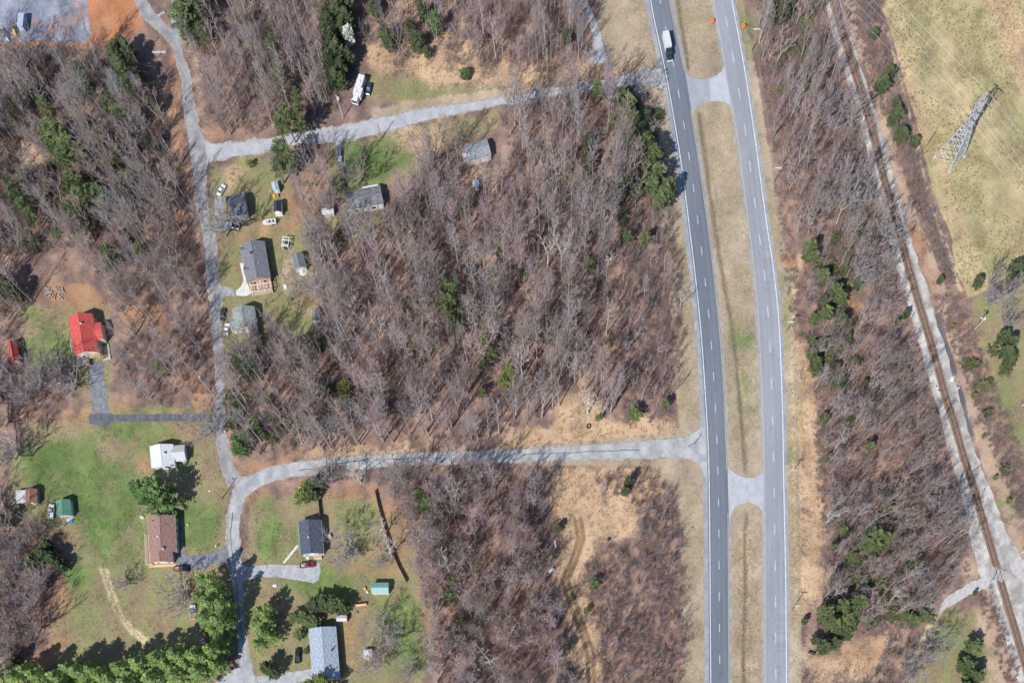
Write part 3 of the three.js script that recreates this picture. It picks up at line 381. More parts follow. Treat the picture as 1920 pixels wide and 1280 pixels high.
// ---------------------------------------------------------------- railway
const tc = new THREE.CatmullRomCurve3(track.map(([x, y]) => V(X(x), 0, Z(y))), false, 'centripetal'), tl = tc.getLength();
{
  const n = 220, pos = [], idx = [], uv = []; const prof = (wl, wr) => [[wl, 0.012], [wl * 0.55, 0.10], [-2.1, 0.22], [-1.6, 0.42], [1.6, 0.42], [2.1, 0.22], [wr * 0.5, 0.10], [wr, 0.012]];
  for (let i = 0; i <= n; i++) {
    const p = tc.getPointAt(i / n), py = p.z * S + 640, j = (fb(i * 17, 40) - 0.5) * 3, k = (fb(i * 17, 240) - 0.5) * 4, lo = (f) => (f(py - 40) + f(py - 20) + f(py) + f(py + 20) + f(py + 40)) / 5;
    prof(lo(ballastW) / S + j / 2, lo(ballastE) / S + k / 2).forEach(([d, y]) => { pos.push(p.x + d, y, p.z); uv.push(p.x + d, p.z); });
    if (i < n) for (let q = 0; q < 7; q++) { const a = i * 8 + q; idx.push(a, a + 8, a + 1, a + 8, a + 9, a + 1); }
  }
  const g = new THREE.BufferGeometry(); g.setAttribute('position', new THREE.Float32BufferAttribute(pos, 3)); g.setAttribute('uv', new THREE.Float32BufferAttribute(uv, 2)); g.setIndex(idx); g.computeVertexNormals(); g.userData.uvd = true;
  struct('railway_ballast', g, MT([0.33, 0.30, 0.265], [0.60, 0.555, 0.495], 23, 0.98, { n: 512, seed: 33, speck: 0.6, con: 2 }));
  // rust-brown stone between and beside the ties
  const strip = []; for (let i = 0; i <= n; i++) { const p = tc.getPointAt(i / n); strip.push([p.x * S + 960, p.z * S + 640]); }
  struct('brake_dust_strip', ribbon(strip.map(([x, y]) => [x - 7.4, y + 2]), strip.map(([x, y]) => [x + 7.4, y - 2]), 0.427, { n: 220, across: 1, rag: 0.3 }), MT([0.23, 0.155, 0.11], [0.34, 0.24, 0.18], 5, 0.98, { seed: 35, speck: 0.5 }));
  const rail = thing('railway_track', 'rust-brown single railway track on its pale ballast bed', 'railway track', 0, 0, 0);
  const mRail = M(0.16, 0.10, 0.075, 0.5, { metalness: 0.4 }), mTie = [M(0.20, 0.125, 0.085, 0.95), M(0.155, 0.10, 0.07, 0.95), M(0.25, 0.16, 0.11, 0.95)], tieG = box(2.6, 0.2, 0.24);
  const dir = (t) => { const d = tc.getTangentAt(t); return Math.atan2(-d.z, d.x); };
  for (const s of [-0.7175, 0.7175]) {
    const pos2 = [], id2 = [], N = 260; for (let i = 0; i <= N; i++) { const p = tc.getPointAt(i / N), d = tc.getTangentAt(i / N), q = V(-d.z, 0, d.x); for (const [a, y] of [[-0.07, 0.52], [-0.05, 0.68], [0.05, 0.68], [0.07, 0.52]]) pos2.push(p.x + q.x * (s + a), y, p.z + q.z * (s + a)); if (i < N) for (let k = 0; k < 3; k++) { const a = i * 4 + k; id2.push(a, a + 4, a + 1, a + 4, a + 5, a + 1); } }
    const rg = new THREE.BufferGeometry(); rg.setAttribute('position', new THREE.Float32BufferAttribute(pos2, 3)); rg.setIndex(id2); rg.computeVertexNormals(); mesh('rail', rg, mRail, rail);
  }
  const step = 0.8, nt = Math.floor(tl / step), rest = [];
  for (let i = 0; i < nt; i++) {
    const t = i / nt, p = tc.getPointAt(t), py = p.z * S + 640, turn = dir(t) + Math.PI / 2 + (R() - 0.5) * 0.03;
    if (py > 1064 && py < 1090) continue;
    if (py > 425 && py < 1290) { const o = mesh('tie', tieG, mTie[(R() * 3) | 0], rail); o.position.set(p.x, 0.45 + R() * 0.02, p.z); o.rotation.y = turn; }
    else rest.push(new THREE.Matrix4().compose(V(p.x, 0.45, p.z), new THREE.Quaternion().setFromAxisAngle(V(0, 1, 0), turn), V(1, 1, 1)));
  }
  const im = new THREE.InstancedMesh(tieG, mTie[0], rest.length); im.name = 'far_ties'; im.userData = { kind: 'stuff' }; rest.forEach((m, i) => im.setMatrixAt(i, m)); im.castShadow = im.receiveShadow = true; rail.add(im);
  // plank crossing where the dirt track goes over
  const xp = [1870, 1077], cr = thing('level_crossing', 'grey plank level crossing where the dirt track meets the railway', 'level crossing', X(xp[0]), 0.46, Z(xp[1]), -0.36), mPl = MT([0.36, 0.34, 0.34], [0.46, 0.44, 0.43], 3, 0.95, { seed: 37 });
  for (const a of [-2.6, -1.6, -0.25, 0.25, 1.3, 2.4]) mesh('plank', box(a > -1 && a < 1 ? 0.5 : 0.95, 0.2, 4.6, a, 0.06, 0), mPl, cr);
}
console.log('ground done');

// ---------------------------------------------------------------- trees
class Acc {
  constructor() { this.p = []; this.n = []; this.c = []; this.i = []; this.k = 0; }
  tube(pts, rad, sides, col) {
    const base = this.k, d = V(), u = V(), w = V(), h = V();
    pts.forEach((q, a) => {
      d.copy(pts[Math.min(a + 1, pts.length - 1)]).sub(pts[Math.max(a - 1, 0)]).normalize();
      h.set(Math.abs(d.y) > 0.9 ? 1 : 0, Math.abs(d.y) > 0.9 ? 0 : 1, 0); u.crossVectors(d, h).normalize(); w.crossVectors(d, u);
      for (let s = 0; s < sides; s++) { const t = s / sides * 6.2832, x = Math.cos(t), y = Math.sin(t), nx = u.x * x + w.x * y, ny = u.y * x + w.y * y, nz = u.z * x + w.z * y; this.p.push(q.x + nx * rad[a], q.y + ny * rad[a], q.z + nz * rad[a]); this.n.push(nx, ny, nz); this.c.push(...col); this.k++; }
      if (a) for (let s = 0; s < sides; s++) { const A = base + (a - 1) * sides + s, B = base + (a - 1) * sides + (s + 1) % sides; this.i.push(A, B, A + sides, B, B + sides, A + sides); }
    });
  }
  spike(a, b, r, col) {                                    // a three-sided twig that ends in a point
    const d = b.clone().sub(a).normalize(), h = Math.abs(d.y) > 0.9 ? V(1, 0, 0) : V(0, 1, 0), u = V().crossVectors(d, h).normalize(), w = V().crossVectors(d, u), base = this.k;
    for (let s = 0; s < 3; s++) { const x = Math.cos(s * 2.0944), y = Math.sin(s * 2.0944), nx = u.x * x + w.x * y, ny = u.y * x + w.y * y, nz = u.z * x + w.z * y; this.p.push(a.x + nx * r, a.y + ny * r, a.z + nz * r); this.n.push(nx, ny, nz); this.c.push(...col); }
    this.p.push(b.x, b.y, b.z); this.n.push(d.x, d.y, d.z); this.c.push(...col); this.k += 4;
    for (let s = 0; s < 3; s++) this.i.push(base + s, base + (s + 1) % 3, base + 3);
  }
  blade(a, b, w, side, col) {                              // a leaf or a spray of needles: one lozenge
    const m = a.clone().lerp(b, 0.45), n = V().crossVectors(b.clone().sub(a), side).normalize(), up = n.y >= 0; if (!up) n.negate();
    for (const q of [a, m.clone().addScaledVector(side, w), b, m.clone().addScaledVector(side, -w)]) { this.p.push(q.x, q.y, q.z); this.n.push(n.x, n.y, n.z); this.c.push(...col); }
    const k = this.k; if (up) this.i.push(k, k + 2, k + 1, k, k + 3, k + 2); else this.i.push(k, k + 1, k + 2, k, k + 2, k + 3); this.k += 4;
  }
  geo() { const g = new THREE.BufferGeometry(); g.setAttribute('position', new THREE.Float32BufferAttribute(this.p, 3)); g.setAttribute('normal', new THREE.Float32BufferAttribute(this.n, 3)); g.setAttribute('color', new THREE.Float32BufferAttribute(this.c, 3)); g.setIndex(this.i); g.userData.uvd = true; return g; }
}
const along = (pts, t) => { const f = clamp(t, 0, 0.9999) * (pts.length - 1), i = f | 0; return pts[i].clone().lerp(pts[i + 1], f - i); };
const dirOf = (az, el) => V(Math.cos(az) * Math.cos(el), Math.sin(el), Math.sin(az) * Math.cos(el));
// a leafless tree of unit-free metres: trunk, leaders, branches, twigs
function bare(seed, o) {
  const q = mkRng(seed), r = (a, b) => a + (b - a) * q(), T = new Acc(), B = new Acc(), bark = o.bark, limb = o.limb || o.bark, twig = o.twig;
  const h = o.h, fork = o.fork, lx = r(-1, 1) * h * 0.03, lz = r(-1, 1) * h * 0.03, tp = [], tr = [];
  const top = o.leaders > 1 ? h * fork : h, nT = 6;
  for (let i = 0; i <= nT; i++) { const t = i / nT, y = top * t; tp.push(V(lx * t * t + (i ? r(-1, 1) * h * 0.006 : 0), i ? y : -0.5, lz * t * t + (i ? r(-1, 1) * h * 0.006 : 0))); tr.push(o.r * (i === 0 ? 1.3 : (1 - 0.85 * (o.leaders > 1 ? t * fork : t)))); }
  T.tube(tp, tr, 6, bark);
  const lead = [];
  if (o.leaders > 1) for (let k = 0; k < o.leaders; k++) {
    const az = k / o.leaders * 6.28 + r(-0.5, 0.5), pts = [tp[nT].clone()], el0 = o.lel || 1.1, L = (h - top) * r(0.85, 1.05) / Math.sin(el0) * 0.95, rad = [tr[nT] * 0.8];
    for (let i = 1; i <= 4; i++) { pts.push(pts[i - 1].clone().addScaledVector(dirOf(az + r(-0.25, 0.25), Math.min(1.5, el0 + i * 0.08 + r(-0.1, 0.1))), L / 4)); rad.push(Math.max(0.03, tr[nT] * 0.8 * (1 - i / 4.2))); }
    B.tube(pts, rad, 5, limb); lead.push({ pts, rad, t0: 0.08 });
  } else lead.push({ pts: tp, rad: tr, t0: o.cb });
  for (const l of lead) {
    const np = Math.round(o.np / lead.length);
    for (let k = 0; k < np; k++) {
      const u = (k + q()) / np, t = l.t0 + (1 - l.t0) * Math.pow(u, 0.9) * 0.98, p0 = along(l.pts, t), az = k * 2.4 + r(-0.6, 0.6), tt = u;
      const L = o.cr * (0.55 + 0.6 * Math.sin(Math.PI * clamp(1 - tt * 0.82, 0.12, 1))) * r(0.6, 1.05) * (lead.length > 1 ? 0.72 : 1), el = o.el + 0.5 * tt + r(-0.2, 0.2);
      const pts = [p0]; for (let i = 1; i <= 3; i++) pts.push(pts[i - 1].clone().addScaledVector(dirOf(az + r(-0.25, 0.25), Math.min(1.45, el + i * (o.up ?? 0.12) + r(-0.12, 0.12))), L / 3));
      const r0 = Math.max(0.035, o.r * 0.33 * (1 - tt * 0.75)); B.tube(pts, [r0, r0 * 0.7, r0 * 0.45, o.tw * 0.7], 4, limb);
      for (let s = 0; s < o.ns; s++) {
        const a = 0.25 + 0.75 * (s + q()) / o.ns, q0 = along(pts, a), saz = az + (s % 2 ? 1 : -1) * r(0.3, 1.1), sel = el + r(-0.3, 0.6), sl = L * r(0.28, 0.5) * (1.15 - a * 0.4);
        const q1 = q0.clone().addScaledVector(dirOf(saz, sel), sl * 0.5), q2 = q1.clone().addScaledVector(dirOf(saz + r(-0.3, 0.3), sel + 0.2), sl * 0.5);
        B.tube([q0, q1, q2], [o.tw * 1.25, o.tw, o.tw * 0.6], 3, s % 2 ? limb : twig);
        for (let w = 0; w < o.nt; w++) { const c0 = along([q0, q1, q2], 0.2 + 0.8 * q()), k2 = r(0.75, 1.3); B.spike(c0, c0.clone().addScaledVector(dirOf(saz + r(-1.1, 1.1), sel + r(-0.3, 0.8)), sl * r(0.35, 0.8)), o.tw * 0.75, [twig[0] * k2, twig[1] * k2, twig[2] * k2]); }
      }
    }
  }
  return { trunk: T.geo(), crown: B.geo(), h, cr: o.cr };
}
const bk = { grey: [0.38, 0.345, 0.325], tan: [0.42, 0.36, 0.30], dark: [0.20, 0.165, 0.14], pale: [0.58, 0.54, 0.48] };
const tint = { grey: [0.33, 0.29, 0.285], brown: [0.32, 0.23, 0.19], mauve: [0.36, 0.265, 0.275], pink: [0.45, 0.30, 0.305] };
const woodM = new THREE.MeshStandardMaterial({ vertexColors: true, roughness: 0.95 });
const protos = {};
{
  let s = 100; const add = (kind, t, o) => { (protos[kind + t] ||= []).push(bare(s += 7, o)); };
  for (const t of Object.keys(tint)) {
    for (let k = 0; k < 2; k++) add('tall', t, { h: 22, r: 0.24, cr: 3.9, cb: 0.4, np: 24, ns: 5, nt: 6, el: 0.5, tw: 0.028, bark: k ? bk.tan : bk.grey, twig: tint[t], leaders: 1 });
    add('tall', t, { h: 22, r: 0.25, cr: 4.2, fork: 0.42, leaders: 2, lel: 1.25, np: 24, ns: 5, nt: 6, el: 0.5, tw: 0.028, bark: bk.grey, twig: tint[t] });
    add('mid', t, { h: 14, r: 0.18, cr: 3.6, cb: 0.22, np: 26, ns: 5, nt: 6, el: 0.6, tw: 0.028, bark: bk.grey, twig: tint[t], leaders: 1 });
    add('mid', t, { h: 14, r: 0.2, cr: 4, fork: 0.26, leaders: 3, lel: 1.1, np: 27, ns: 5, nt: 6, el: 0.5, tw: 0.028, bark: bk.tan, twig: tint[t] });
    add('pole', t, { h: 10, r: 0.09, cr: 1.7, cb: 0.25, np: 18, ns: 4, nt: 4, el: 0.8, tw: 0.023, bark: bk.grey, twig: tint[t], leaders: 1 });
    add('pole', t, { h: 10, r: 0.09, cr: 1.5, fork: 0.12, leaders: 3, lel: 1.3, np: 20, ns: 4, nt: 4, el: 0.8, tw: 0.023, bark: bk.tan, twig: tint[t] });
    add('wide', t, { h: 11, r: 0.26, cr: 5.2, fork: 0.2, leaders: 6, lel: 0.75, np: 54, ns: 6, nt: 6, el: 0.35, tw: 0.03, bark: bk.grey, twig: tint[t] });
    add('dense', t, { h: 11, r: 0.22, cr: 5.4, fork: 0.16, leaders: 6, lel: 0.8, np: 96, ns: 6, nt: 8, el: 0.4, tw: 0.04, bark: bk.grey, twig: tint[t] });
    add('broad', t, { h: 18, r: 0.26, cr: 6, fork: 0.3, leaders: 4, lel: 0.98, np: 40, ns: 5, nt: 6, el: 0.4, tw: 0.034, bark: bk.tan, twig: tint[t] });
    add('pale', t, { h: 24, r: 0.36, cr: 5.2, fork: 0.42, leaders: 3, lel: 1.15, np: 30, ns: 5, nt: 5, el: 0.45, tw: 0.045, bark: bk.pale, twig: [0.42, 0.37, 0.34] });
  }
}
const full = new Map(); const fullGeo = (p) => { if (!full.has(p)) full.set(p, mergeGeometries([p.trunk, p.crown])); return full.get(p); };
// [kind, where, group words, [crown px, crown py, crown radius in plan units, height m] ...]
const evs = [
  ['pine', 'in the wood west of the narrow lane', [[110, 262, 26, 15], [136, 284, 20, 14], [88, 250, 14, 12], [125, 300, 15, 13], [150, 140, 13, 13], [168, 158, 11, 12], [235, 148, 14, 14], [246, 172, 12, 14], [228, 130, 12, 13], [205, 205, 12, 12], [225, 225, 13, 13], [160, 380, 20, 15], [140, 345, 15, 14], [190, 372, 17, 14], [206, 388, 13, 13], [130, 398, 14, 13], [150, 410, 16, 13], [35, 370, 17, 14], [52, 394, 14, 13], [24, 350, 11, 12], [62, 410, 12, 12], [205, 478, 12, 12], [208, 496, 10, 11], [110, 440, 8, 9]]],
  ['cedar', 'in the wood west of the narrow lane', [[214, 102, 16, 10], [240, 98, 14, 10], [228, 84, 12, 9], [95, 345, 10, 9]]],
  ['pine', 'beside the lane where it forks', [[345, 38, 22, 14], [366, 20, 17, 13], [352, 66, 14, 12], [380, 66, 12, 11], [356, 8, 14, 13], [452, 36, 8, 9]]],
  ['lime', 'beside the driveway of the red-roofed house', [[298, 688, 11, 5], [304, 700, 8, 4]]],
  ['pine', 'in the dense wood north of the gravel road', [[513, 92, 10, 13], [517, 108, 9, 13], [523, 148, 10, 13], [528, 165, 8, 12], [508, 74, 8, 12], [557, 182, 8, 10], [560, 200, 8, 9], [540, 140, 7, 10]]],
  ['cedar', 'north of the white motorhome', [[632, 22, 18, 11], [648, 38, 16, 10], [616, 45, 13, 10], [650, 8, 15, 10], [620, 78, 17, 11], [632, 100, 19, 11], [618, 115, 14, 10], [638, 126, 14, 9], [652, 104, 12, 9], [628, 145, 15, 9], [640, 150, 11, 8], [640, 60, 12, 9], [700, 6, 13, 10], [722, 62, 13, 9], [728, 78, 10, 8], [768, 50, 9, 8], [780, 76, 14, 9], [790, 16, 10, 9], [872, 137, 11, 3.5], [800, 96, 8, 5]]],
  ['leaf', 'in the scrub north of the gravel road', [[815, 45, 13, 9]]],
  ['bloom', 'among dark cedars north of the motorhome', [[654, 68, 15, 10]]],
  ['pine', 'beside the gravel road near the parked cars', [[540, 232, 18, 16], [560, 228, 13, 15], [528, 245, 11, 14], [530, 290, 17, 15], [545, 302, 12, 13], [522, 318, 12, 12], [538, 316, 9, 10]]],
  ['pine', 'at the wood edge beside the southbound carriageway', [[1120, 172, 11, 10], [1165, 188, 14, 12], [1180, 205, 13, 12], [1172, 222, 12, 12], [1186, 232, 13, 12], [1178, 256, 13, 12], [1212, 282, 18, 13], [1226, 298, 16, 13], [1196, 306, 15, 13], [1208, 318, 12, 12], [1232, 332, 14, 13], [1222, 354, 14, 13], [1248, 368, 14, 12], [1236, 384, 12, 12], [1256, 352, 11, 11], [1150, 290, 8, 9]]],
  ['cedar', 'at the wood edge beside the southbound carriageway', [[1104, 264, 10, 9], [1100, 310, 11, 9], [1062, 70, 9, 9], [1108, 296, 8, 8], [1178, 178, 10, 9], [1190, 270, 9, 9]]],
  ['pine', 'in the great wood between the two side roads', [[852, 560, 11, 19], [846, 580, 13, 20], [838, 600, 13, 19], [852, 620, 11, 18], [836, 545, 9, 17], [868, 600, 9, 17], [830, 572, 9, 17], [888, 575, 8, 13], [856, 532, 7, 15], [910, 648, 13, 14], [918, 668, 12, 13], [906, 688, 8, 11], [718, 770, 9, 7], [595, 785, 8, 8], [1176, 447, 10, 9], [1210, 450, 11, 9], [1190, 776, 13, 6], [1248, 758, 8, 6], [1122, 784, 6, 4], [650, 755, 8, 8], [902, 738, 8, 7], [700, 620, 6, 10]]],
  ['lime', 'in the great wood between the two side roads', [[956, 703, 15, 10], [944, 716, 10, 8], [645, 726, 13, 7], [652, 740, 8, 6]]],
  ['leaf', 'hung with ivy at the corner of the great wood', [[460, 822, 13, 8], [448, 842, 14, 8], [476, 800, 11, 7], [442, 826, 9, 7], [535, 688, 8, 9], [580, 652, 8, 9], [452, 678, 8, 9], [470, 690, 6, 8], [500, 778, 6, 6]]],
  ['lime', 'between the lower side road and the navy-roofed house', [[566, 930, 17, 8], [576, 915, 13, 8]]],
  ['cedar', 'between the lower side road and the navy-roofed house', [[590, 908, 15, 8], [586, 926, 12, 7]]],
  ['pine', 'in the wood south of the lower side road', [[800, 948, 16, 12], [788, 932, 12, 11], [808, 965, 11, 11], [842, 1120, 12, 9], [850, 1090, 9, 8], [866, 1165, 8, 6], [1114, 1095, 11, 6], [1062, 1217, 9, 6], [1100, 1145, 6, 4]]],
  ['cedar', 'at the head of the straw clearing', [[1178, 903, 9, 8], [1172, 920, 8, 7], [1046, 990, 8, 5]]],
  ['leaf', 'between the brown-roofed house and the white-roofed house', [[294, 932, 36, 13], [262, 918, 18, 9]]],
  ['soft', 'in the clump beside the side road and the brown-roofed house', [[383, 1090, 22, 17], [405, 1108, 25, 18], [392, 1135, 26, 19], [418, 1138, 22, 18], [384, 1160, 22, 17], [412, 1168, 24, 18], [402, 1186, 16, 14], [372, 1120, 15, 14]]],
  ['soft', 'in the long pine row on the southwest boundary', [[-10, 1268, 26, 15], [30, 1272, 26, 15], [70, 1268, 26, 15], [110, 1270, 27, 16], [150, 1262, 27, 16], [190, 1268, 26, 16], [228, 1254, 27, 17], [262, 1246, 28, 17], [298, 1238, 28, 18], [332, 1230, 27, 18], [366, 1232, 27, 17], [398, 1222, 25, 17], [412, 1206, 18, 13], [240, 1286, 26, 16], [286, 1276, 28, 17], [330, 1268, 28, 17], [372, 1262, 26, 15], [404, 1248, 20, 13], [90, 1296, 26, 15], [160, 1296, 26, 15], [40, 1300, 26, 15], [50, 1258, 22, 13], [132, 1256, 22, 14], [172, 1256, 22, 13], [210, 1278, 26, 15], [315, 1250, 24, 15], [350, 1248, 24, 15], [388, 1240, 22, 14], [120, 1290, 26, 14]]],
  ['soft', 'east of the side road by the grey-blue roofed house', [[486, 1148, 19, 13], [502, 1164, 17, 12], [490, 1184, 20, 13], [508, 1196, 14, 11], [482, 1208, 15, 11], [505, 1142, 12, 10], [478, 1168, 12, 11]]],
  ['cedar', 'north of the grey-blue roofed house', [[588, 1134, 16, 7], [606, 1130, 16, 7], [624, 1134, 17, 7], [642, 1138, 14, 7],  [498, 1252, 13, 8], [512, 1262, 12, 8], [574, 1220, 6, 2]]],
  ['pine', 'between the side road pines and the grey-blue roofed house', [[572, 1160, 14, 6], [588, 1168, 12, 5], [552, 1158, 11, 5], [562, 1190, 11, 5]]],
  ['lime', 'overhanging the corner of the grey-blue roofed house', [[602, 1278, 16, 9], [618, 1290, 14, 9], [582, 1284, 12, 7]]],
  ['cedar', 'in the grove west of the long green lawn', [[78, 1040, 18, 7], [60, 1052, 16, 8], [98, 1048, 14, 7], [112, 1062, 12, 6], [86, 1022, 12, 6], [5, 975, 12, 8], [0, 530, 16, 11], [20, 545, 14, 10], [30, 1235, 10, 6]]],
  ['cedar', 'between the highway and the top of the railway', [[1456, 10, 14, 9], [1472, 22, 10, 8], [1446, 30, 9, 8], [1486, 4, 10, 8]]],
  ['pine', 'in the wood between the highway and the railway', [[1520, 466, 12, 9], [1526, 484, 10, 8], [1542, 520, 13, 9], [1536, 532, 10, 8], [1566, 548, 13, 9], [1576, 562, 11, 8], [1548, 590, 13, 9], [1578, 602, 11, 8], [1526, 600, 9, 7], [1638, 1008, 18, 12], [1622, 1022, 14, 11], [1658, 1012, 12, 11], [1640, 1030, 13, 10], [1597, 1050, 12, 9], [1548, 1152, 17, 11], [1580, 1138, 13, 11], [1612, 1130, 15, 12], [1604, 1146, 11, 10], [1588, 1162, 16, 10], [1562, 1172, 14, 10], [1712, 1164, 13, 8], [1694, 1156, 9, 7], [1720, 1056, 8, 6], [1728, 1150, 9, 6], [1680, 606, 6, 5]]],
  ['cedar', 'in the wood between the highway and the railway', [[1530, 678, 11, 7], [1536, 690, 9, 6], [1568, 690, 9, 7], [1584, 1184, 17, 9], [1596, 1172, 13, 9], [1546, 1212, 15, 8], [1566, 1206, 13, 8], [1530, 1200, 9, 6], [1510, 1165, 7, 4], [1622, 720, 7, 5], [1700, 588, 7, 5]]],
  ['cedar', 'in the hedge between the railway and the tan field', [[1656, 156, 14, 7], [1670, 134, 11, 6], [1682, 212, 14, 7], [1676, 222, 10, 6], [1692, 252, 15, 7], [1716, 264, 10, 5], [1640, 60, 9, 5], [1764, 525, 7, 4], [1680, 190, 8, 5]]],
  ['cedar', 'beside the pasture corner at the eastern edge', [[1906, 506, 15, 8], [1836, 530, 10, 6], [1884, 630, 12, 7], [1898, 642, 13, 7], [1890, 660, 14, 7], [1896, 676, 12, 6], [1888, 690, 9, 5]]],
  ['pine', 'beside the lawn near the level crossing', [[1826, 1216, 16, 7]]],
  ['cedar', 'beside the lawn near the level crossing', [[1812, 1246, 17, 8], [1828, 1268, 18, 8], [1814, 1290, 14, 8], [1830, 1112, 4, 3]]],
  ['lime', 'on the rough ground east of the railway', [[1828, 742, 6, 2.4], [1868, 895, 5, 2], [1893, 940, 6, 2.4], [1788, 612, 5, 2.2], [1845, 818, 4, 1.8]]],
  ['lime', 'on the lawn north of the dark-roofed house', [[468, 306, 7, 3]]],
];
// open-grown leafless trees that stand alone: [base px, py, radius plan, height, tint, label]
const lone = [
  [1850, 577, 26, 15, 'grey', 'wide', 'pale leafless tree at the pasture corner above the white lamp pole'], [1742, 1222, 27, 9, 'grey', 'wide', 'round leafless tree on the lawn beside the dirt track'], [1700, 1262, 24, 9, 'grey', 'wide', 'leafless tree below the bend of the dirt track'],
  [652, 1042, 30, 10, 'grey', 'wide', 'dense round leafless tree beside the navy-roofed house'], [728, 1196, 30, 9, 'grey', 'wide', 'leafless tree behind the small white pump house'], [700, 1248, 26, 9, 'pink', 'wide', 'pinkish leafless tree below the small white pump house'], [770, 1262, 20, 8, 'grey', 'wide', 'leafless tree at the far lawn corner near the south wood'],
  [346, 1126, 32, 10, 'grey', 'wide', 'leafless tree beside the pines near the brown-roofed house'], [236, 1098, 16, 6, 'pink', 'wide', 'small leafless tree beside the curved tyre tracks'], [402, 812, 34, 11, 'grey', 'wide', 'leafless tree at the end of the dark driveway by the lane'],
  [72, 1186, 26, 14, 'brown', 'wide', 'leaning leafless tree at the edge of the west grove'], [28, 862, 32, 13, 'grey', 'wide', 'leafless tree above the brown-roofed shed'], [78, 1000, 20, 8, 'brown', 'wide', 'leafless tree below the white pickup and green shed'], [10, 800, 26, 12, 'grey', 'wide', 'leafless tree at the edge of the lawn below the grey grove'],
  [735, 1042, 26, 12, 'grey', 'pale', 'pale leafless tree at the middle of the board fence'], [722, 1002, 22, 11, 'grey', 'pale', 'pale leafless tree inside the upper board fence'], [676, 904, 24, 10, 'grey', 'pale', 'pale leafless tree at the head of the board fence'], [716, 1055, 16, 6, 'grey', 'wide', 'low leafless tree above the teal-roofed shed'],
  [424, 444, 30, 15, 'grey', 'wide', 'leafless tree by the lane beside the white pickup'], [590, 548, 30, 12, 'grey', 'wide', 'twisting leafless tree behind the grey-roofed house shed'], [672, 348, 22, 12, 'brown', 'wide', 'leafless tree behind the low ranch house'], [592, 350, 20, 18, 'grey', 'tall', 'tall leafless tree between the sheds and the ranch house'], [530, 345, 18, 16, 'brown', 'tall', 'tall leafless tree beside the blue-roofed shed'], [620, 398, 22, 14, 'grey', 'wide', 'leafless tree at the west end of the ranch house'],
  [1027, 500, 26, 20, 'grey', 'pale', 'white-limbed spreading tree in the middle of the great wood'], [1052, 510, 28, 26, 'grey', 'pale', 'tallest white-limbed tree in the middle of the great wood'], [978, 494, 16, 22, 'grey', 'tall', 'dark-trunked tall tree beside the white-limbed pair'], [1140, 498, 20, 9, 'grey', 'pale', 'short white-limbed tree east of the white-limbed pair'], [1102, 775, 26, 12, 'grey', 'pale', 'pale multi-stemmed tree at the edge of the straw clearing'], [1018, 355, 20, 17, 'grey', 'pale', 'white-limbed tree in the upper great wood'], [1080, 610, 22, 20, 'grey', 'pale', 'white-limbed tree in the lower great wood'], [935, 440, 20, 16, 'pink', 'wide', 'pinkish round-crowned tree in the upper great wood'],
  [1620, 530, 30, 13, 'grey', 'wide', 'broad leafless tree above the rust clearing by the railway'], [1745, 950, 30, 13, 'grey', 'wide', 'broad leafless tree overhanging the railway ballast'], [1540, 390, 26, 14, 'grey', 'wide', 'broad pale tree in the upper railway wood'], [1600, 390, 30, 14, 'grey', 'wide', 'broad tree leaning over the upper railway'], [1560, 250, 28, 13, 'grey', 'wide', 'spreading tree west of the upper railway'], [1550, 980, 24, 14, 'mauve', 'pale', 'leaning pale tree on the highway side of the railway wood'], [1665, 578, 22, 9, 'pink', 'wide', 'pink budding tree beside the railway'], [1648, 935, 20, 9, 'pink', 'wide', 'pink budding tree inside the lower railway wood'], [1660, 455, 28, 12, 'grey', 'wide', 'broad tree overhanging the middle railway'],
  [1195, 178, 24, 7, 'grey', 'wide', 'bushy leafless tree at the mouth of the gravel road'], [1220, 262, 14, 9, 'grey', 'pale', 'pale bare tree among pines by the highway'], [1275, 575, 14, 9, 'grey', 'pale', 'pale bare tree leaning towards the highway'], [1130, 925, 14, 10, 'grey', 'mid', 'leafless tree at the top of the straw clearing'], [1880, 610, 16, 7, 'grey', 'wide', 'small leafless tree above the yard cedars'], [1918, 760, 20, 10, 'grey', 'pale', 'pale leafless tree on the eastern lawn'], [75, 735, 30, 12, 'grey', 'wide', 'broadest grey tree below the red-roofed house'],
];
// every leafless woodland tree: position, kind, tint, scale
const all = [];
const kept = [];                                            // ground taken by houses, roads, cars: filled here by hand as plan circles
for (const [a, b, n] of [[hwW_L, 14, 1], [hwE_R, 12, 1]]) for (const [x, y] of smooth(a, 80).map((p) => [p.x * S + 960, p.z * S + 640])) kept.push([x, y, b]);
for (const p of [[[372, 262], [480, 275], [647, 248], [830, 210], [960, 186], [1110, 163], [1240, 148]], [[261, 0], [300, 48], [340, 110], [352, 190], [366, 260], [375, 330], [382, 410], [398, 500], [404, 600], [411, 700], [414, 800], [425, 880]], [[440, 1100], [437, 1010], [445, 940], [480, 902], [560, 880], [700, 866], [960, 855], [1200, 843], [1320, 840]], [[1095, 0], [1108, 40], [1122, 110]], [[1083, 960], [1090, 1010], [1062, 1088], [1100, 1200], [1110, 1300]], [[1083, 990], [1085, 1040], [1062, 1115], [1102, 1230], [1112, 1330]], [[1710, 1220], [1770, 1140], [1850, 1090]]]) for (const q of smooth(p, 90)) kept.push([q.x * S + 960, q.z * S + 640, 13]);
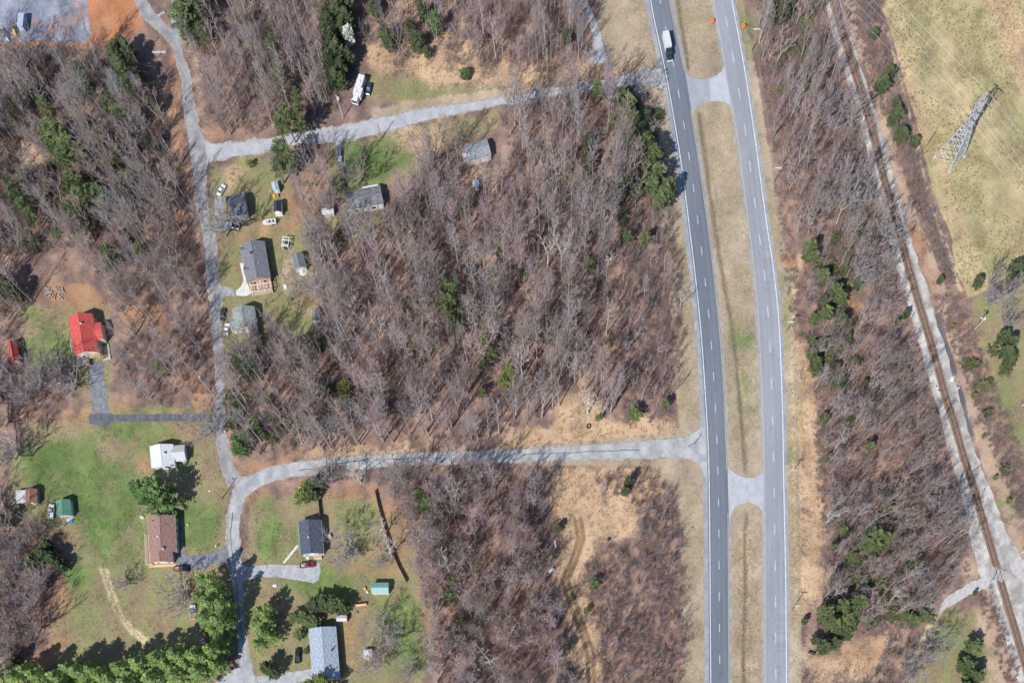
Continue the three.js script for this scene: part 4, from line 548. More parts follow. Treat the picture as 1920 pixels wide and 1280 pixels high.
// the big evergreens, lone trees and houses keep their own light
const shade = [];
const toward = (x, y, d) => { const l = Math.hypot(NADIR[0] - x, NADIR[1] - y); return [x + (NADIR[0] - x) / l * d, y + (NADIR[1] - y) / l * d]; };
for (const [, , list] of evs) for (const [px, py, r, h] of list) for (const d of h > 5 ? [0, r, r * 1.8] : [0, r]) shade.push([...toward(px, py, d), r * 0.85]);
for (const [px, py, r] of lone) shade.push([px, py, r * 0.55], [...toward(px, py, r * 0.6), r * 0.5]);
for (const [x, y, r] of [[895, 282, 30], [892, 343, 14], [683, 372, 40], [592, 594, 14], [25, 660, 20], [560, 490, 20], [300, 80, 16], [1034, 1070, 10], [1041, 1020, 10]]) for (const d of [0, 22, 44]) shade.push([...toward(x, y, d), r]);
const lit = (px, py) => !shade.some(([x, y, r]) => (px - x) ** 2 + (py - y) ** 2 < r * r);
const free = (px, py) => !kept.some(([x, y, r]) => (px - x) ** 2 + (py - y) ** 2 < r * r);
const pick = (m) => { let s = 0; for (const k in m) s += m[k]; let t = R() * s; for (const k in m) { t -= m[k]; if (t <= 0) return k; } };
const cell = 2.5;
for (const w of woods) {
  const xs = w.poly.map((p) => p[0]), ys = w.poly.map((p) => p[1]), c = cell * S;
  for (let y = Math.min(...ys); y < Math.max(...ys); y += c) for (let x = Math.min(...xs); x < Math.max(...xs); x += c) {
    const px = x + R() * c, py = y + R() * c, dens = w.den * cell * cell * (0.12 + 1.75 * sstep(0.25, 0.7, fb(px * 1.9, py * 1.9)));
    if (R() > dens || !inPoly(px, py, w.poly) || inGap(px, py) || !free(px, py) || !lit(px, py)) continue;
    if (w.skip && inPoly(px, py, w.skip)) continue;
    const kind = pick(w.mix), t = w.tints[R() < 0.65 ? Math.min(w.tints.length - 1, (sstep(0.2, 0.8, fb(px * 0.7 + 130, py * 0.7 + 60)) * w.tints.length) | 0) : (R() * w.tints.length) | 0], list = protos[kind + t], p = list[(R() * list.length) | 0];
    let h = rr(w.h[0], w.h[1]) * (kind === 'tall' ? 1.1 : kind === 'mid' ? 0.8 : kind === 'pole' ? 0.62 : kind === 'pale' ? 1.15 : kind === 'broad' ? 0.85 : 0.8);
    const room = (() => { let d = 1e9; for (const [u, v] of hwW_L) { if (Math.abs(v - py) < 75) d = Math.min(d, u - px); } return d > 0 ? d / S : 99; })(); h = Math.min(h, Math.max(3.5, (room - 5) / 0.62));
    all.push({ px, py, kind, t, p, s: h / p.h, sw: rr(0.85, 1.2), turn: R() * 6.28, w });
  }
}
// the trees that stand out are individuals; the rest of each wood is one mass
const shown = (t) => { const d = Math.hypot(t.px - NADIR[0], t.py - NADIR[1]) / S * (t.p.h * t.s) / EYE; return t.px < 2 || t.px > 1918 || t.py < 20 || t.py > 1278 ? -1 : (d + t.p.cr * t.s) * (t.kind === 'pale' ? 3 : t.kind === 'tall' ? 1.25 : t.kind === 'wide' ? 1.4 : 1); };
const order = all.map((t) => [shown(t) * rr(0.8, 1.2), t]).sort((a, b) => b[0] - a[0]);
const singles = order.slice(0, 262).map((x) => x[1]), mass = order.slice(262).map((x) => x[1]);
const words = { tall: 'tall straight bare', mid: 'bushy bare', pole: 'slender young bare', wide: 'broad spreading bare', broad: 'wide-crowned bare', pale: 'white-limbed bare' }, tw = { grey: 'grey', brown: 'brown-twigged', mauve: 'mauve-twigged', pink: 'pink-twigged' };
function tree(name, label, cat, group, p, x, z, turn, sx, sy, m = woodM) {
  const o = thing(name, label, cat, x, ground(x, z), z, turn, group); o.scale.set(sx, sy, sx);
  mesh('trunk', p.trunk, m, o); mesh('crown', p.crown, m, o); return o;
}
for (const t of singles) tree('bare_tree', `${words[t.kind]} ${t.kind === 'pale' ? '' : tw[t.t] + ' '}tree ${t.w.where}`, 'tree', 'leafless trees ' + t.w.where, t.p, X(t.px), Z(t.py), t.turn, t.s * t.sw, t.s);
function scatter(name, list, m, kindNote) {                 // list: {geo, m4, col}
  const g = new THREE.Group(); g.name = numbered(name); g.userData = { kind: 'stuff', label: kindNote, category: 'vegetation' }; scene.add(g);
  const by = new Map(); for (const e of list) { if (!by.has(e.geo)) by.set(e.geo, []); by.get(e.geo).push(e); }
  for (const [geo, es] of by) { const im = new THREE.InstancedMesh(geo, m, es.length); im.name = name; im.userData = { kind: 'stuff' }; es.forEach((e, i) => { im.setMatrixAt(i, e.m4); im.setColorAt(i, e.col); }); im.castShadow = im.receiveShadow = true; g.add(im); }
}
const pose = (x, y, z, turn, sx, sy) => new THREE.Matrix4().compose(V(x, y, z), new THREE.Quaternion().setFromEuler(new THREE.Euler(rr(-0.06, 0.06), turn, rr(-0.06, 0.06))), V(sx, sy, sx));
const vary = (a) => { const k = rr(1 - a, 1 + a); return lin(k * rr(0.95, 1.06), k, k * rr(0.95, 1.05)); };
scatter('bare_woodland', mass.map((t) => ({ geo: fullGeo(t.p), m4: pose(X(t.px), ground(X(t.px), Z(t.py)), Z(t.py), t.turn, t.s * t.sw, t.s), col: vary(0.34) })), woodM, 'leafless trees filling the woods behind the nearer ones');
console.log('bare trees', all.length);

// undergrowth
const roadAt = [hwW_L, hwW_R, hwE_L, hwE_R].map((p) => smooth(p, 300).map((q) => [q.x * S + 960, q.z * S + 640])), xAt = (k, y) => { const l = roadAt[k]; for (let i = 1; i < l.length; i++) if (l[i][1] >= y) return l[i][0]; return l.at(-1)[0]; };
const roadFree = (px, py) => { if (px < 1190 || px > 1500) return true; if (px > xAt(0, py) - 12 && px < xAt(1, py) + 6) return false; if (px > xAt(2, py) - 6 && px < xAt(3, py) + 7) return false; return !((py > 116 && py < 222 || py > 868 && py < 976) && px > xAt(1, py) && px < xAt(2, py)) && !(px < xAt(0, py) && (py > 120 && py < 180 || py > 780 && py < 905)); };
function shrubGeo(seed, h, n, tw, col, wide = 0.5) {
  const q = mkRng(seed), r = (a, b) => a + (b - a) * q(), B = new Acc();
  for (let k = 0; k < n; k++) {
    const az = q() * 6.28, el = r(0.6, 1.4), L = h * r(0.6, 1.1), p0 = V(r(-1, 1) * h * wide * 0.4, -0.05, r(-1, 1) * h * wide * 0.4), p1 = p0.clone().addScaledVector(dirOf(az, el), L * 0.5), p2 = p1.clone().addScaledVector(dirOf(az + r(-0.4, 0.4), el + r(-0.3, 0.2)), L * 0.5);
    const k2 = r(0.75, 1.25), c = col.map((v) => v * k2); B.tube([p0, p1, p2], [tw, tw * 0.8, tw * 0.4], 3, c);
    for (let s = 0; s < 5; s++) { const a = along([p0, p1, p2], r(0.3, 1)); B.spike(a, a.clone().addScaledVector(dirOf(az + r(-1.4, 1.4), el + r(-0.6, 0.4)), L * r(0.2, 0.45)), tw * 0.8, c); }
  }
  return B.geo();
}
const shrubs = [shrubGeo(1, 2, 22, 0.026, [0.31, 0.215, 0.175]), shrubGeo(2, 2, 26, 0.024, [0.35, 0.255, 0.255]), shrubGeo(3, 2, 20, 0.026, [0.42, 0.27, 0.205]), shrubGeo(4, 2, 24, 0.024, [0.28, 0.25, 0.22])];
{
  const list = [];
  for (const w of woods) {
    const xs = w.poly.map((p) => p[0]), ys = w.poly.map((p) => p[1]), c = 1.75 * S, dn = { central_wood: 0.5, lane_wood: 0.5, scrub_wood: 0.75, rail_wood: 0.72, field_hedge: 0.9, south_wood: 0.5, north_scrub: 0.45, north_wood: 0.5 }[w.id] ?? 0.32;
    for (let y = Math.min(...ys); y < Math.max(...ys); y += c) for (let x = Math.min(...xs); x < Math.max(...xs); x += c) {
      const px = x + R() * c, py = y + R() * c; if (R() > dn * (0.4 + 1.2 * fb(px * 1.1 + 300, py * 1.1)) || !inPoly(px, py, w.poly) || inGap(px, py) || !free(px, py)) continue;
      const s = rr(0.5, 1.5) * (w.id === 'central_wood' ? 0.8 : 1.1); list.push({ geo: shrubs[(R() * 4) | 0], m4: pose(X(px), ground(X(px), Z(py)), Z(py), R() * 6.28, s * rr(0.9, 1.4), s), col: vary(0.25) });
    }
  }
  for (const [x0, y0, x1, y1, wd, n] of [[1775, 560, 1930, 960, 26, 700], [1600, 20, 1780, 520, 14, 500], [1840, 1090, 1905, 1290, 18, 160], [1530, 640, 1545, 1000, 10, 160], [1800, 980, 1815, 1080, 8, 50], [435, 660, 445, 850, 8, 60], [600, 545, 605, 640, 8, 50], [1460, 350, 1500, 640, 12, 140]]) for (let i = 0; i < n; i++) {
    const t = R(), px = x0 + (x1 - x0) * t + rr(-wd, wd), py = y0 + (y1 - y0) * t + rr(-wd, wd) * 0.4, s = rr(0.3, 0.85); if (cField(px, py) > 0.5 || !free(px, py)) continue;
    list.push({ geo: shrubs[(R() * 4) | 0], m4: pose(X(px), ground(X(px), Z(py)), Z(py), R() * 6.28, s * rr(1, 1.7), s), col: vary(0.25) });
  }
  scatter('woodland_undergrowth', list, woodM, 'brown leafless brush and briars under the trees'); console.log('brush', list.length);
  // tufts of dead grass
  const tuft = [5, 6, 7].map((s) => { const q = mkRng(s), A = new Acc(); for (let k = 0; k < 14; k++) { const az = q() * 6.28, a = V((q() - 0.5) * 0.4, -0.05, (q() - 0.5) * 0.4), b = a.clone().addScaledVector(dirOf(az, 0.5 + q() * 0.9), 0.5 + q() * 0.5), kk = 0.8 + q() * 0.4; A.blade(a, b, 0.045, V(-Math.sin(az), 0, Math.cos(az)), [0.60 * kk, 0.42 * kk, 0.24 * kk]); } return A.geo(); });
  const tl2 = [];
  for (let i = 0; i < 60000; i++) { const px = rr(-40, 1960), py = rr(-30, 1310), a = cStraw(px, py); if (a < 0.4 || R() > a * 0.8 + 0.1 || !free(px, py)) continue; const s = rr(0.5, 1.35); tl2.push({ geo: tuft[(R() * 3) | 0], m4: pose(X(px), ground(X(px), Z(py)), Z(py), R() * 6.28, s * 1.2, s), col: vary(0.22) }); }
  scatter('dead_grass', tl2, new THREE.MeshStandardMaterial({ vertexColors: true, roughness: 1, side: THREE.DoubleSide }), 'tufts of tall dead grass on the rough ground'); console.log('tufts', tl2.length);
  const clump = [8, 9].map((s) => { const q = mkRng(s), A = new Acc(); for (let k = 0; k < 16; k++) { const az = q() * 6.28, a = V((q() - 0.5) * 0.5, -0.03, (q() - 0.5) * 0.5), b = a.clone().addScaledVector(dirOf(az, 0.4 + q()), 0.25 + q() * 0.3), kk = 0.75 + q() * 0.5; A.blade(a, b, 0.05, V(-Math.sin(az), 0, Math.cos(az)), [0.24 * kk, 0.22 * kk, 0.09 * kk]); } return A.geo(); });
  const fl = []; for (let i = 0; i < 9000; i++) { const px = rr(1650, 1960), py = rr(-20, 560); if (cField(px, py) < 0.9 || fb(px * 1.2, py * 1.2) < 0.42) continue; const s = rr(0.5, 1.1); fl.push({ geo: clump[i % 2], m4: pose(X(px), 0, Z(py), R() * 6, s * 1.2, s * 0.8), col: vary(0.3) }); }
  const gl = [], vl = []; const gcol = (r, g, b2, v) => { const k = rr(1 - v, 1 + v); return lin(r * k, g * k, b2 * k); };
  const sward = [18, 19].map((s) => { const q = mkRng(s), A = new Acc(); for (let k = 0; k < 10; k++) { const az = q() * 6.28, a = V((q() - 0.5) * 0.7, -0.02, (q() - 0.5) * 0.7), b = a.clone().addScaledVector(dirOf(az, 0.3 + q()), 0.16 + q() * 0.2), kk = 0.8 + q() * 0.4; A.blade(a, b, 0.045, V(-Math.sin(az), 0, Math.cos(az)), [kk, kk, kk]); } return A.geo(); });
  for (let i = 0; i < 150000; i++) { const px = i < 90000 ? rr(-40, 1960) : rr(1180, 1520), py = rr(-30, 1310), L = cLawn(px, py), vg = cVerge(px, py); if (L < 0.6 && vg < 0.7 || (vg < 0.5 && !free(px, py)) || fb(px * 2, py * 2) < 0.4) continue; if (L > 0.6 && vg < 0.5) { const gr = cGreen(px, py) > rr(0.2, 0.7); const s = rr(0.6, 1.5); gl.push({ geo: sward[i % 2], m4: pose(X(px), 0, Z(py), R() * 6, s, s * 0.9), col: gr ? gcol(0.13, 0.22, 0.05, 0.35) : R() < 0.5 ? gcol(0.40, 0.32, 0.19, 0.3) : gcol(0.22, 0.22, 0.09, 0.3) }); } else if (roadFree(px, py)) { const s = rr(0.5, 1.2); vl.push({ geo: sward[i % 2], m4: pose(X(px), 0, Z(py), R() * 6, s, s * 0.8), col: R() < 0.7 ? gcol(0.46, 0.36, 0.23, 0.3) : gcol(0.28, 0.27, 0.13, 0.3) }); } }
  const swM = new THREE.MeshStandardMaterial({ vertexColors: true, roughness: 1, side: THREE.DoubleSide });
  scatter('lawn_grass', gl, swM, 'uneven grass of the lawns and yards'); scatter('verge_grass', vl, swM, 'short dry grass of the verges and medians'); console.log('grass', gl.length, vl.length);
  scatter('pasture_clumps', fl, new THREE.MeshStandardMaterial({ vertexColors: true, roughness: 1, side: THREE.DoubleSide }), 'dark green grass clumps dotted over the tan pasture');
}

// ---------------------------------------------------------------- evergreens and other single trees
function conifer(seed, o) {                                 // trunk and limbs carrying sprays of needles
  const q = mkRng(seed), r = (a, b) => a + (b - a) * q(), T = new Acc(), B = new Acc(), h = o.h;
  T.tube([V(0, -0.4, 0), V(r(-0.2, 0.2), h * 0.5, r(-0.2, 0.2)), V(0, h * 0.98, 0)], [o.r * 1.2, o.r * 0.75, 0.04], 6, [0.26, 0.20, 0.16]);
  for (let k = 0; k < o.nb; k++) {
    const u = (k + q()) / o.nb, y = h * (o.cb + (1 - o.cb) * u), az = k * 2.4 + r(-0.4, 0.4), L = o.cr * o.prof(u) * r(0.72, 1.12), el = o.el + u * o.elt + r(-0.12, 0.12);
    const p0 = V(0, y, 0), p1 = p0.clone().addScaledVector(dirOf(az, el), L * 0.55), p2 = p1.clone().addScaledVector(dirOf(az + r(-0.2, 0.2), el + (o.curl ?? 0.2)), L * 0.45), line3 = [p0, p1, p2];
    B.tube(line3, [0.06, 0.045, 0.02], 3, [0.24, 0.19, 0.15]);
    const nt = Math.max(3, Math.round(o.nt * (0.35 + L / o.cr))), bright = r(0.72, 1.25), base = o.cols[(q() * o.cols.length) | 0];
    for (let s = 0; s < nt; s++) {
      const c0 = along(line3, 0.25 + 0.75 * Math.pow(q(), 0.75)).add(V(r(-1, 1), r(-0.5, 0.6), r(-1, 1)).multiplyScalar(o.fuzz)), kk = bright * r(0.75, 1.25), col = base.map((v) => v * kk);
      for (let b = 0; b < o.blades; b++) { const ba = az + r(-1.6, 1.6), e = r(-0.2, 1.1), d = dirOf(ba, e); B.blade(c0, c0.clone().addScaledVector(d, o.size * r(0.6, 1.2)), o.size * o.bw, V(-Math.sin(ba), r(-0.3, 0.3), Math.cos(ba)).normalize(), col); }
    }
  }
  return { trunk: T.geo(), crown: B.geo(), h, cr: o.cr };
}
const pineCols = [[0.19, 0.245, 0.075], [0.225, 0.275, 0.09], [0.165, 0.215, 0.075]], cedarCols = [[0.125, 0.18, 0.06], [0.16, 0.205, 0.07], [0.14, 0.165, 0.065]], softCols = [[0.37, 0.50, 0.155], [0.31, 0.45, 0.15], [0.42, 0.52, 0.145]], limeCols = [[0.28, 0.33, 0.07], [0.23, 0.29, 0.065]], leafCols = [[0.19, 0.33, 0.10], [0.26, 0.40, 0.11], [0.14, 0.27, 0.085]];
const dome = (u) => Math.sqrt(Math.max(0.04, 1 - (u * 1.05 - 0.25) ** 2 * 1.5)), cone = (u) => 1.05 - u * 0.95, egg = (u) => Math.sin(Math.PI * clamp(0.22 + u * 0.74, 0, 1)) * 1.02;
const ever = {
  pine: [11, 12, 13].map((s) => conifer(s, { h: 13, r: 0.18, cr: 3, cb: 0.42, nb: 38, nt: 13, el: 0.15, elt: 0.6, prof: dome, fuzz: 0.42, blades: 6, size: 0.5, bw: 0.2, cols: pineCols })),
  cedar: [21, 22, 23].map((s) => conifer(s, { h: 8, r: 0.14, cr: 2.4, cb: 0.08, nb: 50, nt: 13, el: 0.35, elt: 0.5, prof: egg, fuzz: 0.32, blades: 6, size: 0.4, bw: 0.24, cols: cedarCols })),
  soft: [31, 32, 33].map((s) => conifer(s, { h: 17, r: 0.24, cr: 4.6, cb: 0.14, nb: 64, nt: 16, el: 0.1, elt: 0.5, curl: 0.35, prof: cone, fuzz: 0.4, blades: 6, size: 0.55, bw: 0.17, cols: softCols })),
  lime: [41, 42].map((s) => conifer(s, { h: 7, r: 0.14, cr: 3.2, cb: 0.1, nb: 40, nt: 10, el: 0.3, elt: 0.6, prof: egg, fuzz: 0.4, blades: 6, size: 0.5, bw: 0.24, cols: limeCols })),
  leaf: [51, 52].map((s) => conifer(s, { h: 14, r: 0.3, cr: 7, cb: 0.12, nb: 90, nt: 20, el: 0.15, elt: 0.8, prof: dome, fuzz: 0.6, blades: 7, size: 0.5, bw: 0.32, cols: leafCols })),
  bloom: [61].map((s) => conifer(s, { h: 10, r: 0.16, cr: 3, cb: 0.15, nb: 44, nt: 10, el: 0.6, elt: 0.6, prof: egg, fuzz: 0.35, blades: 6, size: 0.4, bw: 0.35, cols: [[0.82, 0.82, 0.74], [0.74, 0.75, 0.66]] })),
};
const needleM = new THREE.MeshPhysicalMaterial({ vertexColors: true, roughness: 1, side: THREE.DoubleSide, transmission: 0.35, thickness: 0 });
const evName = { pine: ['pine_tree', 'olive green pine'], cedar: ['cedar_tree', 'dark green cedar'], soft: ['white_pine', 'feathery bright green pine'], lime: ['evergreen_shrub', 'yellow-green rounded evergreen'], leaf: ['broadleaf_evergreen', 'dense leafy green tree'], bloom: ['blossom_tree', 'white blossoming pear tree'] };
for (const [k, where, cx, cy, sx, sy, n, h0, h1] of [['pine', 'in the wood west of the narrow lane', 120, 300, 120, 150, 22, 8, 13], ['cedar', 'in the wood west of the narrow lane', 180, 240, 110, 140, 10, 6, 9], ['cedar', 'in the wood between the highway and the railway', 1560, 620, 50, 170, 14, 4, 7], ['pine', 'in the wood between the highway and the railway', 1600, 950, 70, 150, 9, 4, 8], ['pine', 'at the wood edge beside the southbound carriageway', 1190, 270, 60, 100, 14, 7, 11], ['cedar', 'in the great wood between the two side roads', 560, 730, 120, 90, 14, 3, 7], ['pine', 'in the great wood between the two side roads', 900, 560, 220, 170, 10, 5, 9]]) {
  const list = []; for (let i = 0; i < n; i++) list.push([cx + rr(-1, 1) * sx, cy + rr(-1, 1) * sy, rr(6, 11), rr(h0, h1)]); evs.push([k, where, list.filter(([x, y]) => cWood(x, y) > 0.5)]);
}
const ordinal = ['first', 'second', 'third', 'fourth', 'fifth', 'sixth', 'seventh', 'eighth', 'ninth', 'tenth', 'eleventh', 'twelfth', 'thirteenth', 'fourteenth', 'fifteenth', 'sixteenth', 'seventeenth', 'eighteenth', 'nineteenth', 'twentieth', 'twenty-first'];
const rank = (k, where, px, py) => {                        // a small stand is told apart by counting from its west end
  const xs = evs.filter((e) => e[0] === k && e[1] === where).flatMap((e) => e[2]).map((e) => e[0] + e[1] * 1e-4).sort((a, b) => a - b), i = xs.indexOf(px + py * 1e-4);
  return xs.length === 1 ? '' : xs.length > 21 || i < 0 ? null : i === 0 ? 'westernmost ' : i === xs.length - 1 ? 'easternmost ' : ordinal[i];
};
// honeysuckle and briar that keep their leaves in winter
{
  const vine = [71, 72].map((s) => conifer(s, { h: 2.2, r: 0.05, cr: 1.9, cb: 0.05, nb: 26, nt: 6, el: 0.3, elt: 0.5, prof: egg, fuzz: 0.4, blades: 5, size: 0.38, bw: 0.28, cols: [[0.20, 0.22, 0.085], [0.24, 0.235, 0.10], [0.16, 0.20, 0.07]] }).crown), list = [];
  for (const [cx, cy, sx, sy, n] of [[1500, 150, 50, 160, 60], [1560, 560, 50, 150, 90], [1620, 1100, 110, 70, 60], [520, 740, 100, 110, 70], [150, 330, 120, 160, 70], [1200, 300, 60, 130, 40], [690, 420, 60, 30, 24], [860, 240, 60, 30, 24], [1700, 1130, 50, 40, 24], [640, 90, 40, 80, 30], [1850, 780, 50, 120, 26]]) for (let i = 0; i < n; i++) {
    const px = cx + rr(-1, 1) * sx, py = cy + rr(-1, 1) * sy; if (!free(px, py) || cField(px, py) > 0.3 || inGap(px, py) || (cWood(px, py) < 0.3 && cx < 1800) || (cx > 1800 && px < 1790 + (py - 620) * 0.3) || fb(px * 1.5, py * 1.5 + 70) < 0.42) continue;
    const s = rr(0.5, 1.3); list.push({ geo: vine[i % 2], m4: pose(X(px), ground(X(px), Z(py)), Z(py), R() * 6.28, s * rr(0.9, 1.5), s), col: vary(0.25) });
  }
  scatter('evergreen_undergrowth', list, needleM, 'olive green honeysuckle and briar patches in the woods');
}
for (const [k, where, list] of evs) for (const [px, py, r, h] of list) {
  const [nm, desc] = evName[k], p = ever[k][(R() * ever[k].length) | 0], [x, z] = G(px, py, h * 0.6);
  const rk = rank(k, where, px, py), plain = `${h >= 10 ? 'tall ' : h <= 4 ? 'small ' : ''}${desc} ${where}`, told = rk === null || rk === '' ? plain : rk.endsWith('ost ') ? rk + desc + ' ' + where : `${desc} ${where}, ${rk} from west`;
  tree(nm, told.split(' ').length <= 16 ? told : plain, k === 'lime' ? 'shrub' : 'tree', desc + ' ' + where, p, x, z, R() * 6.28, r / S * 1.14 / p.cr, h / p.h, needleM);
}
for (const [px, py, r, h, t, k, label] of lone) { const list = protos[(k === 'wide' ? 'dense' : k) + t], p = list[0]; tree('bare_tree', label, 'tree', null, p, X(px), Z(py), R() * 6.28, r / S * 1.05 / p.cr, h / p.h); }
console.log('trees done');

// ---------------------------------------------------------------- buildings
const mats = {
  white: MT([0.66, 0.65, 0.62], [0.76, 0.75, 0.72], 4, 0.8, { seed: 41, speck: 0.1 }), cream: MT([0.62, 0.56, 0.47], [0.72, 0.66, 0.56], 4, 0.85, { seed: 42, speck: 0.1 }), brick: MT([0.40, 0.20, 0.13], [0.54, 0.31, 0.22], 2.5, 0.9, { seed: 43, speck: 0.4 }), greyWall: MT([0.42, 0.42, 0.42], [0.54, 0.54, 0.53], 4, 0.85, { seed: 44, speck: 0.12 }),
  trim: M(0.78, 0.77, 0.74, 0.7), wood: MT([0.42, 0.28, 0.17], [0.55, 0.39, 0.25], 3, 0.9, { seed: 45, sx: 0.3, sy: 3 }), oldWood: MT([0.26, 0.21, 0.18], [0.38, 0.33, 0.29], 3, 0.95, { seed: 46, sx: 0.4, sy: 3 }), newWood: MT([0.66, 0.40, 0.21], [0.75, 0.50, 0.28], 3, 0.85, { seed: 47 }),
  redMetal: MT([0.50, 0.07, 0.06], [0.64, 0.12, 0.095], 6, 0.62, { seed: 48, speck: 0.2, con: 2.2 }), whiteMetal: MT([0.62, 0.65, 0.68], [0.76, 0.77, 0.78], 5, 0.45, { seed: 49, speck: 0.1 }), rustMetal: MT([0.50, 0.47, 0.47], [0.62, 0.60, 0.60], 4, 0.6, { seed: 50, sx: 0.3, sy: 4, speck: 0.15 }), greenMetal: MT([0.10, 0.24, 0.165], [0.14, 0.30, 0.21], 5, 0.5, { seed: 51, speck: 0.1 }), tealMetal: MT([0.20, 0.40, 0.36], [0.25, 0.46, 0.42], 4, 0.5, { seed: 52, speck: 0.08 }), blueMetal: MT([0.30, 0.40, 0.52], [0.48, 0.55, 0.64], 3, 0.5, { seed: 53 }),
  brownSh: MT([0.27, 0.155, 0.125], [0.37, 0.225, 0.18], 4, 0.95, { seed: 54, con: 2.6, speck: 0.35 }), navySh: MT([0.062, 0.075, 0.105], [0.105, 0.12, 0.155], 4, 0.95, { seed: 55, con: 2.6, speck: 0.4 }), blueSh: MT([0.29, 0.345, 0.40], [0.43, 0.485, 0.54], 4, 0.95, { seed: 56, con: 3, speck: 0.4 }), greySh: MT([0.16, 0.165, 0.185], [0.225, 0.23, 0.25], 5, 0.95, { seed: 57, con: 2, speck: 0.3 }), darkSh: MT([0.075, 0.085, 0.105], [0.15, 0.155, 0.175], 5, 0.95, { seed: 58, con: 2.4, speck: 0.35 }), tarSh: MT([0.13, 0.13, 0.14], [0.23, 0.225, 0.235], 7, 0.95, { seed: 59, con: 2.6, speck: 0.35 }), mossSh: MT([0.21, 0.265, 0.245], [0.33, 0.375, 0.345], 4, 0.95, { seed: 60, con: 2.6, speck: 0.45 }), oldSh: MT([0.22, 0.255, 0.275], [0.31, 0.335, 0.345], 5, 0.95, { seed: 61, con: 3, speck: 0.5 }), blackSh: M(0.035, 0.04, 0.055, 0.9), russet: MT([0.27, 0.12, 0.085], [0.36, 0.175, 0.125], 3, 0.9, { seed: 62, sy: 4, sx: 0.5 }), barnRed: MT([0.36, 0.055, 0.05], [0.50, 0.10, 0.075], 3, 0.8, { seed: 63, con: 2.5 }),
  glass: M(0.05, 0.06, 0.07, 0.12), dark: M(0.05, 0.05, 0.055, 0.8), steel: M(0.55, 0.56, 0.58, 0.4, { metalness: 0.6 }), galv: M(0.74, 0.76, 0.80, 0.5, { metalness: 0.15 }),
};
const avg = (a, b) => [(a[0] + b[0]) / 2, (a[1] + b[1]) / 2];
function site(NW, NE, SE, SW, h) {                          // eave-line corners on the plan -> centre, width, length, turn
  const p = [NW, NE, SE, SW].map(([x, y]) => G(x, y, h)), c = avg(avg(p[0], p[1]), avg(p[2], p[3])), e = avg(p[1], p[2]), w = avg(p[0], p[3]), n = avg(p[0], p[1]), s = avg(p[2], p[3]);
  return { x: c[0], z: c[1], w: Math.hypot(e[0] - w[0], e[1] - w[1]), l: Math.hypot(s[0] - n[0], s[1] - n[1]), turn: Math.atan2(-(e[1] - w[1]), e[0] - w[0]) };
}
function gable(g, o) {
  const { w, l, eave, rise, wall, roof, x = 0, z = 0, base = -0.3 } = o, oh = o.oh ?? 0.4, ax = o.axis === 'x', put = (q) => { if (ax) q.rotateY(Math.PI / 2); return q.translate(x, 0, z); };
  const W2 = w / 2, hw = W2 - oh, sideY = eave + rise * (1 - hw / W2) - 0.03, sh = new THREE.Shape([[-hw, base], [hw, base], [hw, sideY], [0, eave + rise - 0.03], [-hw, sideY]].map((p) => new THREE.Vector2(...p)));
  const D = l - 2 * oh; if (!o.open) mesh('wall', put(new THREE.ExtrudeGeometry(sh, { depth: D, bevelEnabled: false }).translate(0, 0, -D / 2)), wall, g);
  const a = Math.atan2(rise, W2), len = Math.hypot(W2, rise);
  for (const s of [-1, 1]) {
    const sl = mesh('roof_slope', put(planarUV(box(len, 0.16, l)).rotateZ(-s * a).translate(s * W2 / 2 + s * 0.02, eave + rise / 2 + 0.07, 0)), roof, g);
    if (o.seams) { const list = []; for (let k = -l / 2 + 0.3; k < l / 2; k += o.seams) list.push(box(len, 0.07, 0.07, 0, 0.1, k)); const m2 = mesh('standing_seams', put(merge(list).rotateZ(-s * a).translate(s * W2 / 2, eave + rise / 2 + 0.07, 0)), roof, sl); m2.userData.kind = 'stuff'; }
    if (o.trim !== false) mesh('gutter', put(box(0.13, 0.14, l + 0.02).translate(s * (W2 + 0.06), eave + 0.01, 0)), mats.trim, g);
  }
  mesh('ridge_cap', put(box(0.34, 0.07, l + 0.03).translate(0, eave + rise + 0.16, 0)), o.cap || roof, g);
  const face = (side, u, y) => { const m = { e: [hw + 0.03, u, Math.PI / 2], w: [-hw - 0.03, u, -Math.PI / 2], s: [u, D / 2 + 0.03, 0], n: [u, -D / 2 - 0.03, Math.PI] }[side]; return m; };
  for (const [side, u, y, ww, hh] of o.windows || []) {
    const [fx, fz, ry] = face(side, u, y), fr = mesh('window', put(box(ww + 0.2, hh + 0.2, 0.1).rotateY(ry).translate(fx, y, fz)), mats.trim, g), out = 0.04;
    mesh('pane', put(box(ww, hh, 0.06).translate(0, 0, out).rotateY(ry).translate(fx, y, fz)), mats.glass, fr);
  }
  for (const [side, u] of o.doors || []) {
    const [fx, fz, ry] = face(side, u, 1), d = mesh('door', put(box(1, 2.1, 0.1).rotateY(ry).translate(fx, 1.2, fz)), mats.trim, g);
    mesh('handle', put(new THREE.SphereGeometry(0.05, 6, 4).translate(0.38, 0, 0.09).rotateY(ry).translate(fx, 1.2, fz)), mats.steel, d);
  }
}
const winRow = (l, n, sides = ['e', 'w'], y = 1.7) => sides.flatMap((s) => Array.from({ length: n }, (_, i) => [s, -l / 2 + l * (i + 0.5) / n, y, 1, 1.25]));
function house(name, label, cat, corners, h, fn, group) { const s = site(...corners, h), g = thing(name, label, cat, s.x, 0, s.z, s.turn, group); fn(g, s.w, s.l); return g; }
const chimney = (g, x, y, z, w, h, m) => { const c = mesh('chimney', box(w, h, w, x, y + h / 2, z), m, g); mesh('flue', new THREE.CylinderGeometry(w * 0.28, w * 0.28, 0.3, 8).translate(x, y + h + 0.1, z), mats.dark, c); };
const ventPipe = (g, x, y, z, m = mats.trim) => mesh('vent_pipe', new THREE.CylinderGeometry(0.12, 0.14, 0.7, 8).translate(x, y, z), m, g);
